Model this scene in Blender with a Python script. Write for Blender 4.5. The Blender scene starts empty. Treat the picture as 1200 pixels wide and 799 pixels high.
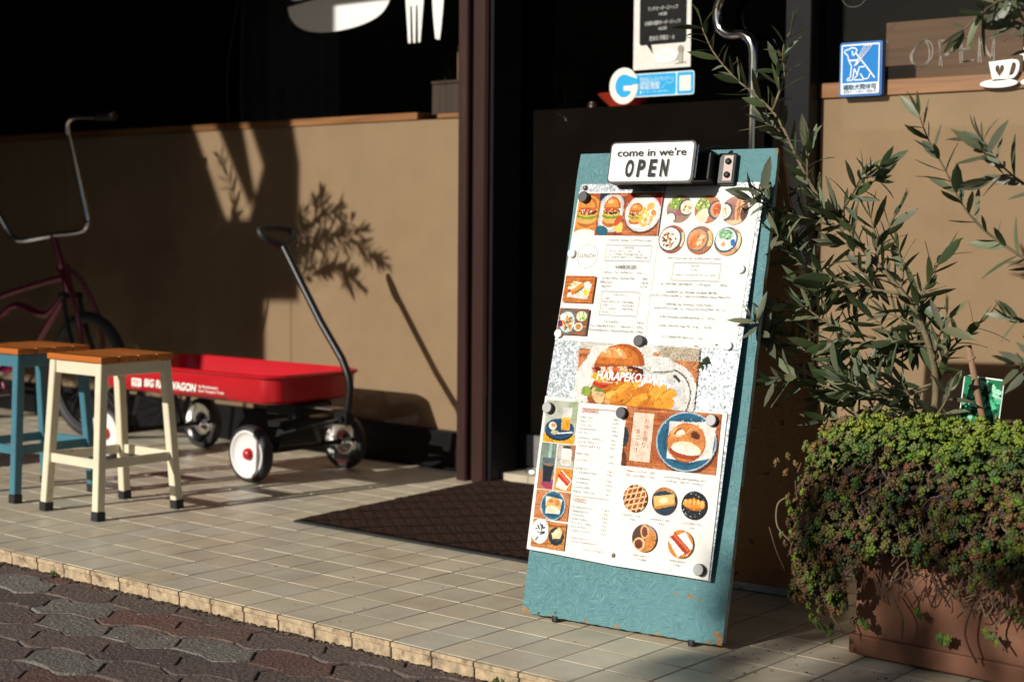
import bpy, bmesh, math, random
from mathutils import Vector, Matrix, noise as mnoise
random.seed(7)
R = math.radians
SC = bpy.context.scene
COL = SC.collection
U = 0.7333            # drawing units to metres (floor tiles are 0.15 units = 0.11 m)

# ------------------------------------------------------------------ camera
CAM_C = Vector((4.88017, -3.05634, 1.11144))
cam_r = Vector((0.771554, 0.636110, 0.008289))
cam_f = Vector((-0.634155, 0.770087, -0.069376))
cam_f.normalize()
cam_r = (cam_r - cam_f * cam_r.dot(cam_f)).normalized()
cam_u = cam_r.cross(cam_f).normalized()
cd = bpy.data.cameras.new('camera')
cam = bpy.data.objects.new('camera', cd); COL.objects.link(cam)
cam.matrix_world = Matrix(((cam_r.x, cam_u.x, -cam_f.x, CAM_C.x * U), (cam_r.y, cam_u.y, -cam_f.y, CAM_C.y * U),
                           (cam_r.z, cam_u.z, -cam_f.z, CAM_C.z * U), (0, 0, 0, 1)))
cd.sensor_width = 36; cd.lens = 55.505; cd.clip_start = 0.05; cd.clip_end = 500
cd.dof.use_dof = True; cd.dof.focus_distance = 3.35; cd.dof.aperture_fstop = 3.6
SC.camera = cam

# ------------------------------------------------------------------ light
SUN_AZ, SUN_EL = R(11), R(22)
SUN_D = Vector((math.sin(SUN_AZ) * math.cos(SUN_EL), math.cos(SUN_AZ) * math.cos(SUN_EL), -math.sin(SUN_EL)))
sd = bpy.data.lights.new('sun', 'SUN'); sd.energy = 5.0; sd.angle = R(0.5); sd.color = (1.0, 0.935, 0.84)
sun = bpy.data.objects.new('sun', sd); COL.objects.link(sun)
sun.rotation_euler = SUN_D.to_track_quat('-Z', 'Y').to_euler()
sun.location = (-3, -12, 8)
W = bpy.data.worlds.new('World'); SC.world = W; W.use_nodes = True
nt = W.node_tree; bg = nt.nodes['Background']
sky = nt.nodes.new('ShaderNodeTexSky'); sky.sky_type = 'NISHITA'; sky.sun_disc = False
sky.sun_elevation = SUN_EL; sky.sun_rotation = R(191)
nt.links.new(sky.outputs[0], bg.inputs[0]); bg.inputs[1].default_value = 0.05
vs = SC.view_settings; vs.view_transform = 'Standard'; vs.look = 'None'; vs.exposure = -0.1; vs.gamma = 1
vs.use_curve_mapping = False

# ------------------------------------------------------------------ helpers
def lin(h):
    h = h.lstrip('#'); o = []
    for i in (0, 2, 4):
        c = int(h[i:i + 2], 16) / 255
        o.append(c / 12.92 if c <= 0.04045 else ((c + 0.055) / 1.055) ** 2.4)
    return tuple(o)

BASE = {}
def tag(o, label=None, cat=None, group=None, kind=None):
    if label: o['label'] = label
    if cat: o['category'] = cat
    if group: o['group'] = group
    if kind: o['kind'] = kind
    return o

def thing(name, label, cat, loc=(0, 0, 0), rotz=0, group=None, mat3=None):
    o = bpy.data.objects.new(name, None); COL.objects.link(o)
    o.empty_display_size = 0.1
    if mat3 is not None:
        o.matrix_world = Matrix.Translation(Vector(loc) * U) @ mat3.to_4x4()
    else:
        o.location = Vector(loc) * U; o.rotation_euler = (0, 0, rotz)
    return tag(o, label, cat, group)

class MB:
    """collects shapes (drawing units) and links them as one mesh object"""
    def __init__(s): s.bm = bmesh.new(); s.cols = {}
    def box(s, x0, x1, y0, y1, z0, z1, bev=0, M=None, seg=1):
        b = bmesh.new()
        bmesh.ops.create_cube(b, size=1)
        for v in b.verts:
            v.co = Vector((x0 + (v.co.x + .5) * (x1 - x0), y0 + (v.co.y + .5) * (y1 - y0), z0 + (v.co.z + .5) * (z1 - z0)))
        if bev: bmesh.ops.bevel(b, geom=b.edges[:], offset=bev, segments=seg, affect='EDGES', profile=.6)
        return s.add(b, M)
    def add(s, b, M=None):
        if M is not None: bmesh.ops.transform(b, matrix=M, verts=b.verts[:])
        m = bpy.data.meshes.new('tmp'); b.to_mesh(m); b.free()
        s.bm.from_mesh(m); bpy.data.meshes.remove(m)
        return s
    def beam(s, a, b, w, d, up=(0, 0, 1), bev=0):
        a = Vector(a); b = Vector(b); z = (b - a); L = z.length; z.normalize()
        x = Vector(up).cross(z)
        if x.length < 1e-4: x = Vector((1, 0, 0))
        x.normalize(); y = z.cross(x)
        M = Matrix(((x.x, y.x, z.x, a.x), (x.y, y.y, z.y, a.y), (x.z, y.z, z.z, a.z), (0, 0, 0, 1)))
        return s.box(-w / 2, w / 2, -d / 2, d / 2, 0, L, bev, M)
    def tube(s, pts, r, n=8, closed=False, cap=True):
        pts = [Vector(p) for p in pts]; k = len(pts)
        rs = r if isinstance(r, (list, tuple)) else [r] * k
        rings = []; prev = None
        for i, p in enumerate(pts):
            if closed: t = pts[(i + 1) % k] - pts[i - 1]
            else: t = pts[min(i + 1, k - 1)] - pts[max(i - 1, 0)]
            t.normalize()
            if prev is None:
                a = Vector((0, 0, 1)) if abs(t.z) < .9 else Vector((1, 0, 0))
                x = a.cross(t).normalized()
            else:
                x = prev - t * prev.dot(t)
                x = x.normalized() if x.length > 1e-6 else Vector((1, 0, 0))
            prev = x; y = t.cross(x)
            rings.append([s.bm.verts.new(p + (x * math.cos(2 * math.pi * j / n) + y * math.sin(2 * math.pi * j / n)) * rs[i]) for j in range(n)])
        for i in range(k if closed else k - 1):
            A = rings[i]; B = rings[(i + 1) % k]
            for j in range(n): s.bm.faces.new((A[j], A[(j + 1) % n], B[(j + 1) % n], B[j]))
        if cap and not closed:
            s.bm.faces.new(rings[0][::-1]); s.bm.faces.new(rings[-1])
        return s
    def lathe(s, prof, n=24, M=None):
        b = bmesh.new(); rings = []
        for r, z in prof:
            if r < 1e-6: rings.append([b.verts.new((0, 0, z))])
            else: rings.append([b.verts.new((r * math.cos(2 * math.pi * j / n), r * math.sin(2 * math.pi * j / n), z)) for j in range(n)])
        for A, B in zip(rings, rings[1:]):
            for j in range(n):
                f = [A[j % len(A)], A[(j + 1) % len(A)], B[(j + 1) % len(B)], B[j % len(B)]]
                u = []
                for v in f:
                    if v not in u: u.append(v)
                if len(u) > 2: b.faces.new(u)
        return s.add(b, M)
    def poly(s, pts): return s.bm.faces.new([s.bm.verts.new(p) for p in pts])
    def prism(s, pts, d, M=None, bev=0):
        """polygon in local xz, pushed from y=0 to y=d"""
        b = bmesh.new()
        A = [b.verts.new((x, 0, z)) for x, z in pts]; B = [b.verts.new((x, d, z)) for x, z in pts]
        b.faces.new(A); b.faces.new(B[::-1])
        for i in range(len(A)):
            j = (i + 1) % len(A); b.faces.new((A[j], A[i], B[i], B[j]))
        bmesh.ops.recalc_face_normals(b, faces=b.faces[:])
        if bev: bmesh.ops.bevel(b, geom=b.edges[:], offset=bev, segments=2, affect='EDGES')
        return s.add(b, M)
    def build(s, name, mat, parent=None, smooth=False, base=(0, 0, 0), recalc=False, auto=None, keepcol=False):
        bm = s.bm
        if recalc: bmesh.ops.recalc_face_normals(bm, faces=bm.faces[:])
        bv = Vector(base)
        for v in bm.verts: v.co = (v.co - bv) * U
        m = bpy.data.meshes.new(name); bm.to_mesh(m); bm.free()
        if smooth or auto:
            m.polygons.foreach_set('use_smooth', [True] * len(m.polygons))
        if auto: m.set_sharp_from_angle(angle=R(auto))
        for x in (mat if isinstance(mat, (list, tuple)) else [mat]): m.materials.append(x)
        o = bpy.data.objects.new(name, m); COL.objects.link(o)
        if parent is not None: o.parent = parent
        else: o.location = bv * U
        return o

def copy_tree(o, parent=None):
    c = o.copy(); COL.objects.link(c)
    if parent is not None: c.parent = parent
    for ch in list(o.children): copy_tree(ch, c)
    return c

def arc(cx, cy, r, a0, a1, n):
    return [(cx + r * math.cos(R(a0 + (a1 - a0) * i / n)), cy + r * math.sin(R(a0 + (a1 - a0) * i / n))) for i in range(n + 1)]
def rrect(x0, x1, y0, y1, r, n=5):
    return arc(x1 - r, y1 - r, r, 0, 90, n) + arc(x0 + r, y1 - r, r, 90, 180, n) + arc(x0 + r, y0 + r, r, 180, 270, n) + arc(x1 - r, y0 + r, r, 270, 360, n)
def smoothline(pts, n=6):
    P = [Vector(p) for p in pts]; out = []
    for i in range(len(P) - 1):
        p0 = P[max(i - 1, 0)]; p1 = P[i]; p2 = P[i + 1]; p3 = P[min(i + 2, len(P) - 1)]
        for k in range(n):
            t = k / n
            out.append(.5 * ((2 * p1) + (p2 - p0) * t + (2 * p0 - 5 * p1 + 4 * p2 - p3) * t * t + (3 * p1 - p0 - 3 * p2 + p3) * t ** 3))
    out.append(P[-1]); return out

# ------------------------------------------------------------------ materials
def pm(name, base, rough=.6, metal=0.0, spec=.5, var=0.0, vscale=8.0, bump=0.0, bscale=40.0, coat=0.0,
       var2=None, v2scale=3.0, v2lo=.5, v2hi=.7, stretch=None, detail=6.0, bdist=.004, attr=None, rvar=0.0):
    m = bpy.data.materials.new(name); m.use_nodes = True
    t = m.node_tree; p = t.nodes['Principled BSDF']; L = t.links.new
    p.inputs['Roughness'].default_value = rough; p.inputs['Metallic'].default_value = metal
    p.inputs['Specular IOR Level'].default_value = spec
    if coat:
        p.inputs['Coat Weight'].default_value = coat; p.inputs['Coat Roughness'].default_value = .08
    tc = t.nodes.new('ShaderNodeTexCoord'); src = tc.outputs['Object']
    if stretch:
        mp = t.nodes.new('ShaderNodeMapping'); mp.inputs['Scale'].default_value = stretch
        L(src, mp.inputs['Vector']); src = mp.outputs[0]
    def noise_(sc, det=detail, ro=.6):
        n = t.nodes.new('ShaderNodeTexNoise'); n.inputs['Scale'].default_value = sc
        n.inputs['Detail'].default_value = det; n.inputs['Roughness'].default_value = ro
        L(src, n.inputs['Vector']); return n.outputs['Fac']
    if attr:
        a = t.nodes.new('ShaderNodeAttribute'); a.attribute_name = attr; c = a.outputs['Color']
    else:
        rgb = t.nodes.new('ShaderNodeRGB'); rgb.outputs[0].default_value = (*base, 1); c = rgb.outputs[0]
    def mix(fac, a_, b_, mode='MIX'):
        x = t.nodes.new('ShaderNodeMix'); x.data_type = 'RGBA'; x.blend_type = mode
        if isinstance(fac, float): x.inputs['Factor'].default_value = fac
        else: L(fac, x.inputs['Factor'])
        L(a_, x.inputs['A'])
        if isinstance(b_, tuple): x.inputs['B'].default_value = (*b_, 1)
        else: L(b_, x.inputs['B'])
        return x.outputs['Result']
    if var2:
        f = noise_(v2scale, 8)
        rp = t.nodes.new('ShaderNodeMapRange'); rp.inputs['From Min'].default_value = v2lo; rp.inputs['From Max'].default_value = v2hi
        L(f, rp.inputs['Value']); c = mix(rp.outputs[0], c, var2)
    if var:
        f = noise_(vscale)
        rp = t.nodes.new('ShaderNodeMapRange'); rp.inputs['From Min'].default_value = .3; rp.inputs['From Max'].default_value = .7
        rp.inputs['To Min'].default_value = 1 - var; rp.inputs['To Max'].default_value = 1 + var
        L(f, rp.inputs['Value'])
        vm = t.nodes.new('ShaderNodeVectorMath'); vm.operation = 'SCALE'
        L(c, vm.inputs[0]); L(rp.outputs[0], vm.inputs['Scale']); c = vm.outputs[0]
    L(c, p.inputs['Base Color'])
    if rvar:
        f = noise_(vscale * .6)
        rp = t.nodes.new('ShaderNodeMapRange'); rp.inputs['From Min'].default_value = .3; rp.inputs['From Max'].default_value = .7
        rp.inputs['To Min'].default_value = max(rough - rvar, .02); rp.inputs['To Max'].default_value = rough + rvar
        L(f, rp.inputs['Value']); L(rp.outputs[0], p.inputs['Roughness'])
    if bump:
        b = t.nodes.new('ShaderNodeBump'); b.inputs['Strength'].default_value = bump; b.inputs['Distance'].default_value = bdist
        L(noise_(bscale), b.inputs['Height']); L(b.outputs[0], p.inputs['Normal'])
    return m

def osb_mat(name, c0, c1, c2, chip=None, strand=.5, rough=.6):
    """pressed strand board: elongated flakes lying in several directions"""
    m = bpy.data.materials.new(name); m.use_nodes = True
    t = m.node_tree; p = t.nodes['Principled BSDF']; L = t.links.new
    tc = t.nodes.new('ShaderNodeTexCoord')
    def node(k, **kw):
        n = t.nodes.new(k)
        for a, b in kw.items(): setattr(n, a, b)
        return n
    def noise(scale, vec, det=4, ro=.6, dist=0):
        n = node('ShaderNodeTexNoise'); n.inputs['Scale'].default_value = scale; n.inputs['Detail'].default_value = det
        n.inputs['Roughness'].default_value = ro; n.inputs['Distortion'].default_value = dist; L(vec, n.inputs['Vector']); return n.outputs['Fac']
    def rng(v, a, b, c=0.0, d=1.0):
        r = node('ShaderNodeMapRange'); r.inputs['From Min'].default_value = a; r.inputs['From Max'].default_value = b
        r.inputs['To Min'].default_value = c; r.inputs['To Max'].default_value = d; L(v, r.inputs['Value']); return r.outputs[0]
    def mth(op, a, b):
        n = node('ShaderNodeMath', operation=op)
        for i, x in enumerate((a, b)):
            if isinstance(x, float): n.inputs[i].default_value = x
            else: L(x, n.inputs[i])
        return n.outputs[0]
    obj = tc.outputs['Object']
    layers = []
    for ang in (12, 58, -33, -78):
        m0 = node('ShaderNodeMapping'); m0.inputs['Rotation'].default_value = (0, R(ang), 0); L(obj, m0.inputs['Vector'])
        mp = node('ShaderNodeMapping'); mp.inputs['Scale'].default_value = (30, 24, 380)
        L(m0.outputs[0], mp.inputs['Vector']); layers.append(noise(1.0, mp.outputs[0], 5, .65, .4))
    cells = node('ShaderNodeTexVoronoi'); cells.inputs['Scale'].default_value = 78; cells.inputs['Randomness'].default_value = 1
    nd = node('ShaderNodeTexNoise'); nd.inputs['Scale'].default_value = 22; nd.inputs['Detail'].default_value = 3; L(obj, nd.inputs['Vector'])
    ad = node('ShaderNodeVectorMath', operation='MULTIPLY_ADD'); L(nd.outputs['Color'], ad.inputs[0]); ad.inputs[1].default_value = (.05, .05, .05); L(obj, ad.inputs[2])
    L(ad.outputs[0], cells.inputs['Vector'])
    sx = node('ShaderNodeSeparateColor'); L(cells.outputs['Color'], sx.inputs[0])
    h = layers[0]
    for k, thr in ((1, .3), (2, .55), (3, .78)):
        mx = node('ShaderNodeMix', data_type='FLOAT'); L(rng(sx.outputs[0], thr - .01, thr + .01), mx.inputs['Factor']); L(h, mx.inputs[2]); L(layers[k], mx.inputs[3]); h = mx.outputs[0]
    f2 = rng(h, .32, .68)
    big = noise(5, obj, 6, .6)
    val = mth('ADD', mth('MULTIPLY', f2, .72), mth('MULTIPLY', big, .30))
    cr = node('ShaderNodeValToRGB'); cr.color_ramp.elements[0].color = (*c0, 1); cr.color_ramp.elements[0].position = .18
    cr.color_ramp.elements[1].color = (*c2, 1); cr.color_ramp.elements[1].position = .86
    e = cr.color_ramp.elements.new(.5); e.color = (*c1, 1)
    L(val, cr.inputs[0]); c = cr.outputs[0]
    def over(fac, col):
        nonlocal c
        x = node('ShaderNodeMix', data_type='RGBA'); L(fac, x.inputs['Factor']); L(c, x.inputs['A']); x.inputs['B'].default_value = (*col, 1); c = x.outputs['Result']
    over(rng(h, .63, .70, 0, .6), [min(.8, x * 1.7 + .05) for x in c2])         # rubbed strand edges
    over(rng(noise(2.6, obj, 6, .65), .38, .66, 0, .7), c1)
    over(rng(noise(38, obj, 3, .5),   .70, .72, 0, .9), [x * .25 for x in c0])     # pits
    if chip: over(rng(noise(9, obj, 9, .72), .715, .73), chip)
    L(c, p.inputs['Base Color']); p.inputs['Roughness'].default_value = rough; p.inputs['Specular IOR Level'].default_value = .35
    b = node('ShaderNodeBump'); b.inputs['Strength'].default_value = strand; b.inputs['Distance'].default_value = .0025
    L(mth('ADD', h, mth('MULTIPLY', sx.outputs[1], .25)), b.inputs['Height']); L(b.outputs[0], p.inputs['Normal'])
    return m

def glass_mat():
    m = bpy.data.materials.new('window_glass'); m.use_nodes = True
    t = m.node_tree; L = t.links.new; t.nodes.remove(t.nodes['Principled BSDF']); out = t.nodes['Material Output']
    tr = t.nodes.new('ShaderNodeBsdfTransparent'); tr.inputs[0].default_value = (.93, .95, .94, 1)
    gl = t.nodes.new('ShaderNodeBsdfGlossy'); gl.inputs['Roughness'].default_value = .0
    fr = t.nodes.new('ShaderNodeFresnel'); fr.inputs['IOR'].default_value = 1.45
    mx = t.nodes.new('ShaderNodeMixShader'); L(fr.outputs[0], mx.inputs[0]); L(tr.outputs[0], mx.inputs[1]); L(gl.outputs[0], mx.inputs[2])
    L(mx.outputs[0], out.inputs[0]); return m

def wood_mat(name, a, b, axis=0, rough=.5, scale=1.0, coat=0.0):
    m = bpy.data.materials.new(name); m.use_nodes = True
    t = m.node_tree; p = t.nodes['Principled BSDF']; L = t.links.new
    tc = t.nodes.new('ShaderNodeTexCoord'); mp = t.nodes.new('ShaderNodeMapping')
    s = [28 * scale] * 3; s[axis] = 1.6 * scale; mp.inputs['Scale'].default_value = s
    L(tc.outputs['Object'], mp.inputs['Vector'])
    n = t.nodes.new('ShaderNodeTexNoise'); n.inputs['Scale'].default_value = 1.6; n.inputs['Detail'].default_value = 8
    n.inputs['Distortion'].default_value = .6
    L(mp.outputs[0], n.inputs['Vector'])
    cr = t.nodes.new('ShaderNodeValToRGB'); cr.color_ramp.elements[0].position = .35; cr.color_ramp.elements[1].position = .68
    cr.color_ramp.elements[0].color = (*a, 1); cr.color_ramp.elements[1].color = (*b, 1)
    L(n.outputs['Fac'], cr.inputs[0]); L(cr.outputs[0], p.inputs['Base Color'])
    p.inputs['Roughness'].default_value = rough
    if coat: p.inputs['Coat Weight'].default_value = coat; p.inputs['Coat Roughness'].default_value = .15
    bp = t.nodes.new('ShaderNodeBump'); bp.inputs['Strength'].default_value = .25; bp.inputs['Distance'].default_value = .002
    L(n.outputs['Fac'], bp.inputs['Height']); L(bp.outputs[0], p.inputs['Normal'])
    return m

def leaf_mat(name, front, back, rough=.38, trans=.12, attr=None):
    m = bpy.data.materials.new(name); m.use_nodes = True
    t = m.node_tree; p = t.nodes['Principled BSDF']; L = t.links.new; out = t.nodes['Material Output']
    g = t.nodes.new('ShaderNodeNewGeometry'); mx = t.nodes.new('ShaderNodeMix'); mx.data_type = 'RGBA'
    L(g.outputs['Backfacing'], mx.inputs['Factor'])
    mx.inputs['A'].default_value = (*front, 1); mx.inputs['B'].default_value = (*back, 1)
    c = mx.outputs['Result']
    a = t.nodes.new('ShaderNodeAttribute'); a.attribute_name = attr or 'Col'
    mu = t.nodes.new('ShaderNodeMix'); mu.data_type = 'RGBA'; mu.blend_type = 'MULTIPLY'; mu.inputs['Factor'].default_value = 1
    L(c, mu.inputs['A']); L(a.outputs['Color'], mu.inputs['B']); c = mu.outputs['Result']
    L(c, p.inputs['Base Color']); p.inputs['Roughness'].default_value = rough
    tl = t.nodes.new('ShaderNodeBsdfTranslucent'); L(c, tl.inputs[0])
    ms = t.nodes.new('ShaderNodeMixShader'); ms.inputs[0].default_value = trans
    L(p.outputs[0], ms.inputs[1]); L(tl.outputs[0], ms.inputs[2]); L(ms.outputs[0], out.inputs[0])
    return m

M = dict(
    tile=pm('glazed_floor_tile', (0.46, .41, .31), .42, attr='Col', var=.10, vscale=9, bump=.12, bscale=55, rvar=.12, var2=(.44, .35, .25), v2scale=2.6, v2lo=.52, v2hi=.75),
    grout=pm('tile_grout', (.085, .07, .05), .95, var=.35, vscale=20),
    nosing=pm('kerb_tile_face', (.46, .35, .22), .8, var=.35, vscale=55, bump=.9, bscale=110, var2=(.14, .095, .055), v2scale=34, v2lo=.54, v2hi=.72),
    paver=pm('paving_block', (.1, .07, .06), .85, attr='Col', var=.55, vscale=170, bump=1.0, bscale=110, bdist=.008, var2=(.15, .10, .082), v2scale=6, v2lo=.50, v2hi=.72),
    sand=pm('joint_sand', (.035, .027, .022), 1, var=.4, vscale=60, bump=.6, bscale=120),
    asphalt=pm('asphalt', (.05, .05, .052), .9, var=.2, vscale=40, bump=.5, bscale=200),
    tan=pm('tan_panel', (.285, .188, .108), .8, var=.07, vscale=5.5, bump=.25, bscale=160, var2=(.24, .15, .08), v2scale=2.6, v2lo=.52, v2hi=.80),
    sill=wood_mat('sill_wood', (.20, .075, .02), (.36, .16, .05), 0, .5),
    black=pm('black_frame', (.009, .009, .010), .42, spec=.12, var=.2, vscale=12),
    brown=pm('brown_steel', (.034, .014, .012), .36, spec=.35, var=.22, vscale=18, bump=.06, bscale=30, stretch=(1, 1, .12), var2=(.075, .042, .036), v2scale=9, v2lo=.62, v2hi=.75),
    glass=glass_mat(),
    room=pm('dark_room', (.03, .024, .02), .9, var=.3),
    plaster=pm('upper_wall', (.17, .15, .13), .8, var=.1, bump=.2),
    steel=pm('brushed_steel', (.55, .54, .52), .38, 1.0, var=.12, vscale=6, stretch=(1, 1, 12), bump=.05, bscale=30),
    chrome=pm('chrome', (.75, .75, .76), .09, 1.0),
    doorpanel=pm('door_panel', (.007, .0052, .0042), .5, spec=.0, var=.2),
    step=pm('step_tile', (.50, .43, .32), .6, var=.15, vscale=12, bump=.2, var2=(.22, .17, .11), v2scale=9, v2lo=.55, v2hi=.8),
    cream=pm('cream_paint', (.72, .66, .49), .42, var=.07, vscale=9, coat=.1, bump=.05, bscale=18, var2=(.36, .29, .19), v2scale=26, v2lo=.66, v2hi=.72),
    bluep=pm('blue_paint', (.055, .18, .24), .42, var=.1, vscale=9, coat=.1, bump=.05, bscale=18, var2=(.16, .20, .20), v2scale=26, v2lo=.66, v2hi=.72),
    seat=wood_mat('stool_slat', (.42, .11, .018), (.62, .20, .04), 0, .38, coat=.35),
    rubber=pm('black_rubber', (.014, .014, .015), .55, var=.2, vscale=25),
    tyre=pm('tyre_rubber', (.018, .018, .019), .6, bump=.2, bscale=90),
    red=pm('red_enamel', (.47, .005, .014), .35, coat=.25, var=.10, vscale=7, bump=.04, bscale=8, var2=(.40, .02, .02), v2scale=24, v2lo=.62, v2hi=.75),
    white=pm('white_plastic', (.80, .80, .78), .35),
    white_print=pm('white_print', (.82, .82, .80), .5),
    blackp=pm('black_enamel', (.008, .008, .009), .38, spec=.4),
    magenta=pm('magenta_paint', (.16, .003, .035), .2, coat=.8, metal=.3),
    mat=None, teal=None, dimsteel=pm('shade_dimmed_steel', (.07, .07, .075), .5, .7),  # wheel steel darkened in colour for the deep shade around it
    galv=pm('galvanised_sheet', (.55, .57, .58), .42, .75, attr=None, var=.35, vscale=60, rvar=.15),
    paper=pm('printed_paper', (.8, .8, .8), .6, attr='Col', var=.05, vscale=45, spec=.18),
    magd=pm('grey_magnet', (.085, .085, .09), .5, .0, spec=.25), mags=pm('silver_magnet', (.33, .33, .33), .45, .1), magk=pm('black_magnet_body', (.015, .015, .016), .5),
    magw=pm('white_magnet', (.78, .78, .76), .4), bronze=pm('bronze_screw', (.22, .17, .12), .4, .8),
    terra=pm('terracotta', (.20, .085, .046), .75, var=.16, vscale=6, bump=.25, bscale=60, var2=(.36, .20, .13), v2scale=5, v2lo=.6, v2hi=.8),
    soil=pm('soil', (.03, .02, .014), 1, var=.5, vscale=40, bump=1, bscale=60, bdist=.02),
    bark=pm('olive_bark', (.16, .13, .07), .8, var=.3, vscale=40, bump=.4, bscale=90),
    twig=pm('dry_twig', (.26, .16, .09), .8, attr='Col', var=.2, vscale=30),
    olive=leaf_mat('olive_leaf', (.070, .100, .042), (.15, .175, .11), .45, .22),
    sedum=leaf_mat('sedum_leaf', (1, 1, 1), (.9, .9, .9), .42, .10),
    weed=leaf_mat('weed_leaf', (.12, .20, .04), (.14, .2, .06)),
    boxwood=wood_mat('dark_box_wood', (.022, .009, .004), (.05, .022, .009), 2, .6),
    chalkb=wood_mat('brown_board', (.085, .042, .02), (.13, .068, .034), 0, .8),
    chalk=pm('chalk', (.30, .26, .22), 1, var=.3, vscale=60),
    bowl=pm('red_bowl', (.45, .05, .02), .3, coat=.4),
    page=pm('pages', (.55, .48, .28), .8, var=.3, vscale=60, stretch=(20, 1, 1)),
    cable=pm('grey_cable', (.10, .10, .10), .5),
    conc=pm('concrete', (.24, .225, .20), .85, var=.15, vscale=1.2, bump=.2),
    winglass=pm('dark_pane', (.02, .025, .03), .1),
    shade_hedge=leaf_mat('shade_hedge_leaf', (.04, .06, .025), (.06, .08, .04)),
    whitebacked=pm('label_back', (.8, .8, .78), .5, attr='Col'),
    blueplate=pm('blue_plate', (.8, .8, .8), .5, attr='Col', spec=.2),
    stake=wood_mat('stake_wood', (.22, .12, .07), (.34, .21, .13), 2, .8),
)
M['teal'] = osb_mat('teal_strand_board', (.034, .130, .148), (.082, .220, .240), (.16, .325, .340), chip=(.42, .19, .06))
M['osb'] = osb_mat('bare_strand_board', (.26, .12, .045), (.36, .18, .075), (.46, .25, .11), strand=.5)
M['edge'] = pm('worn_board_edge', (.42, .46, .42), .7, var=.3, vscale=30, var2=(.33, .15, .05), v2scale=12, v2lo=.55, v2hi=.62)

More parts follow.
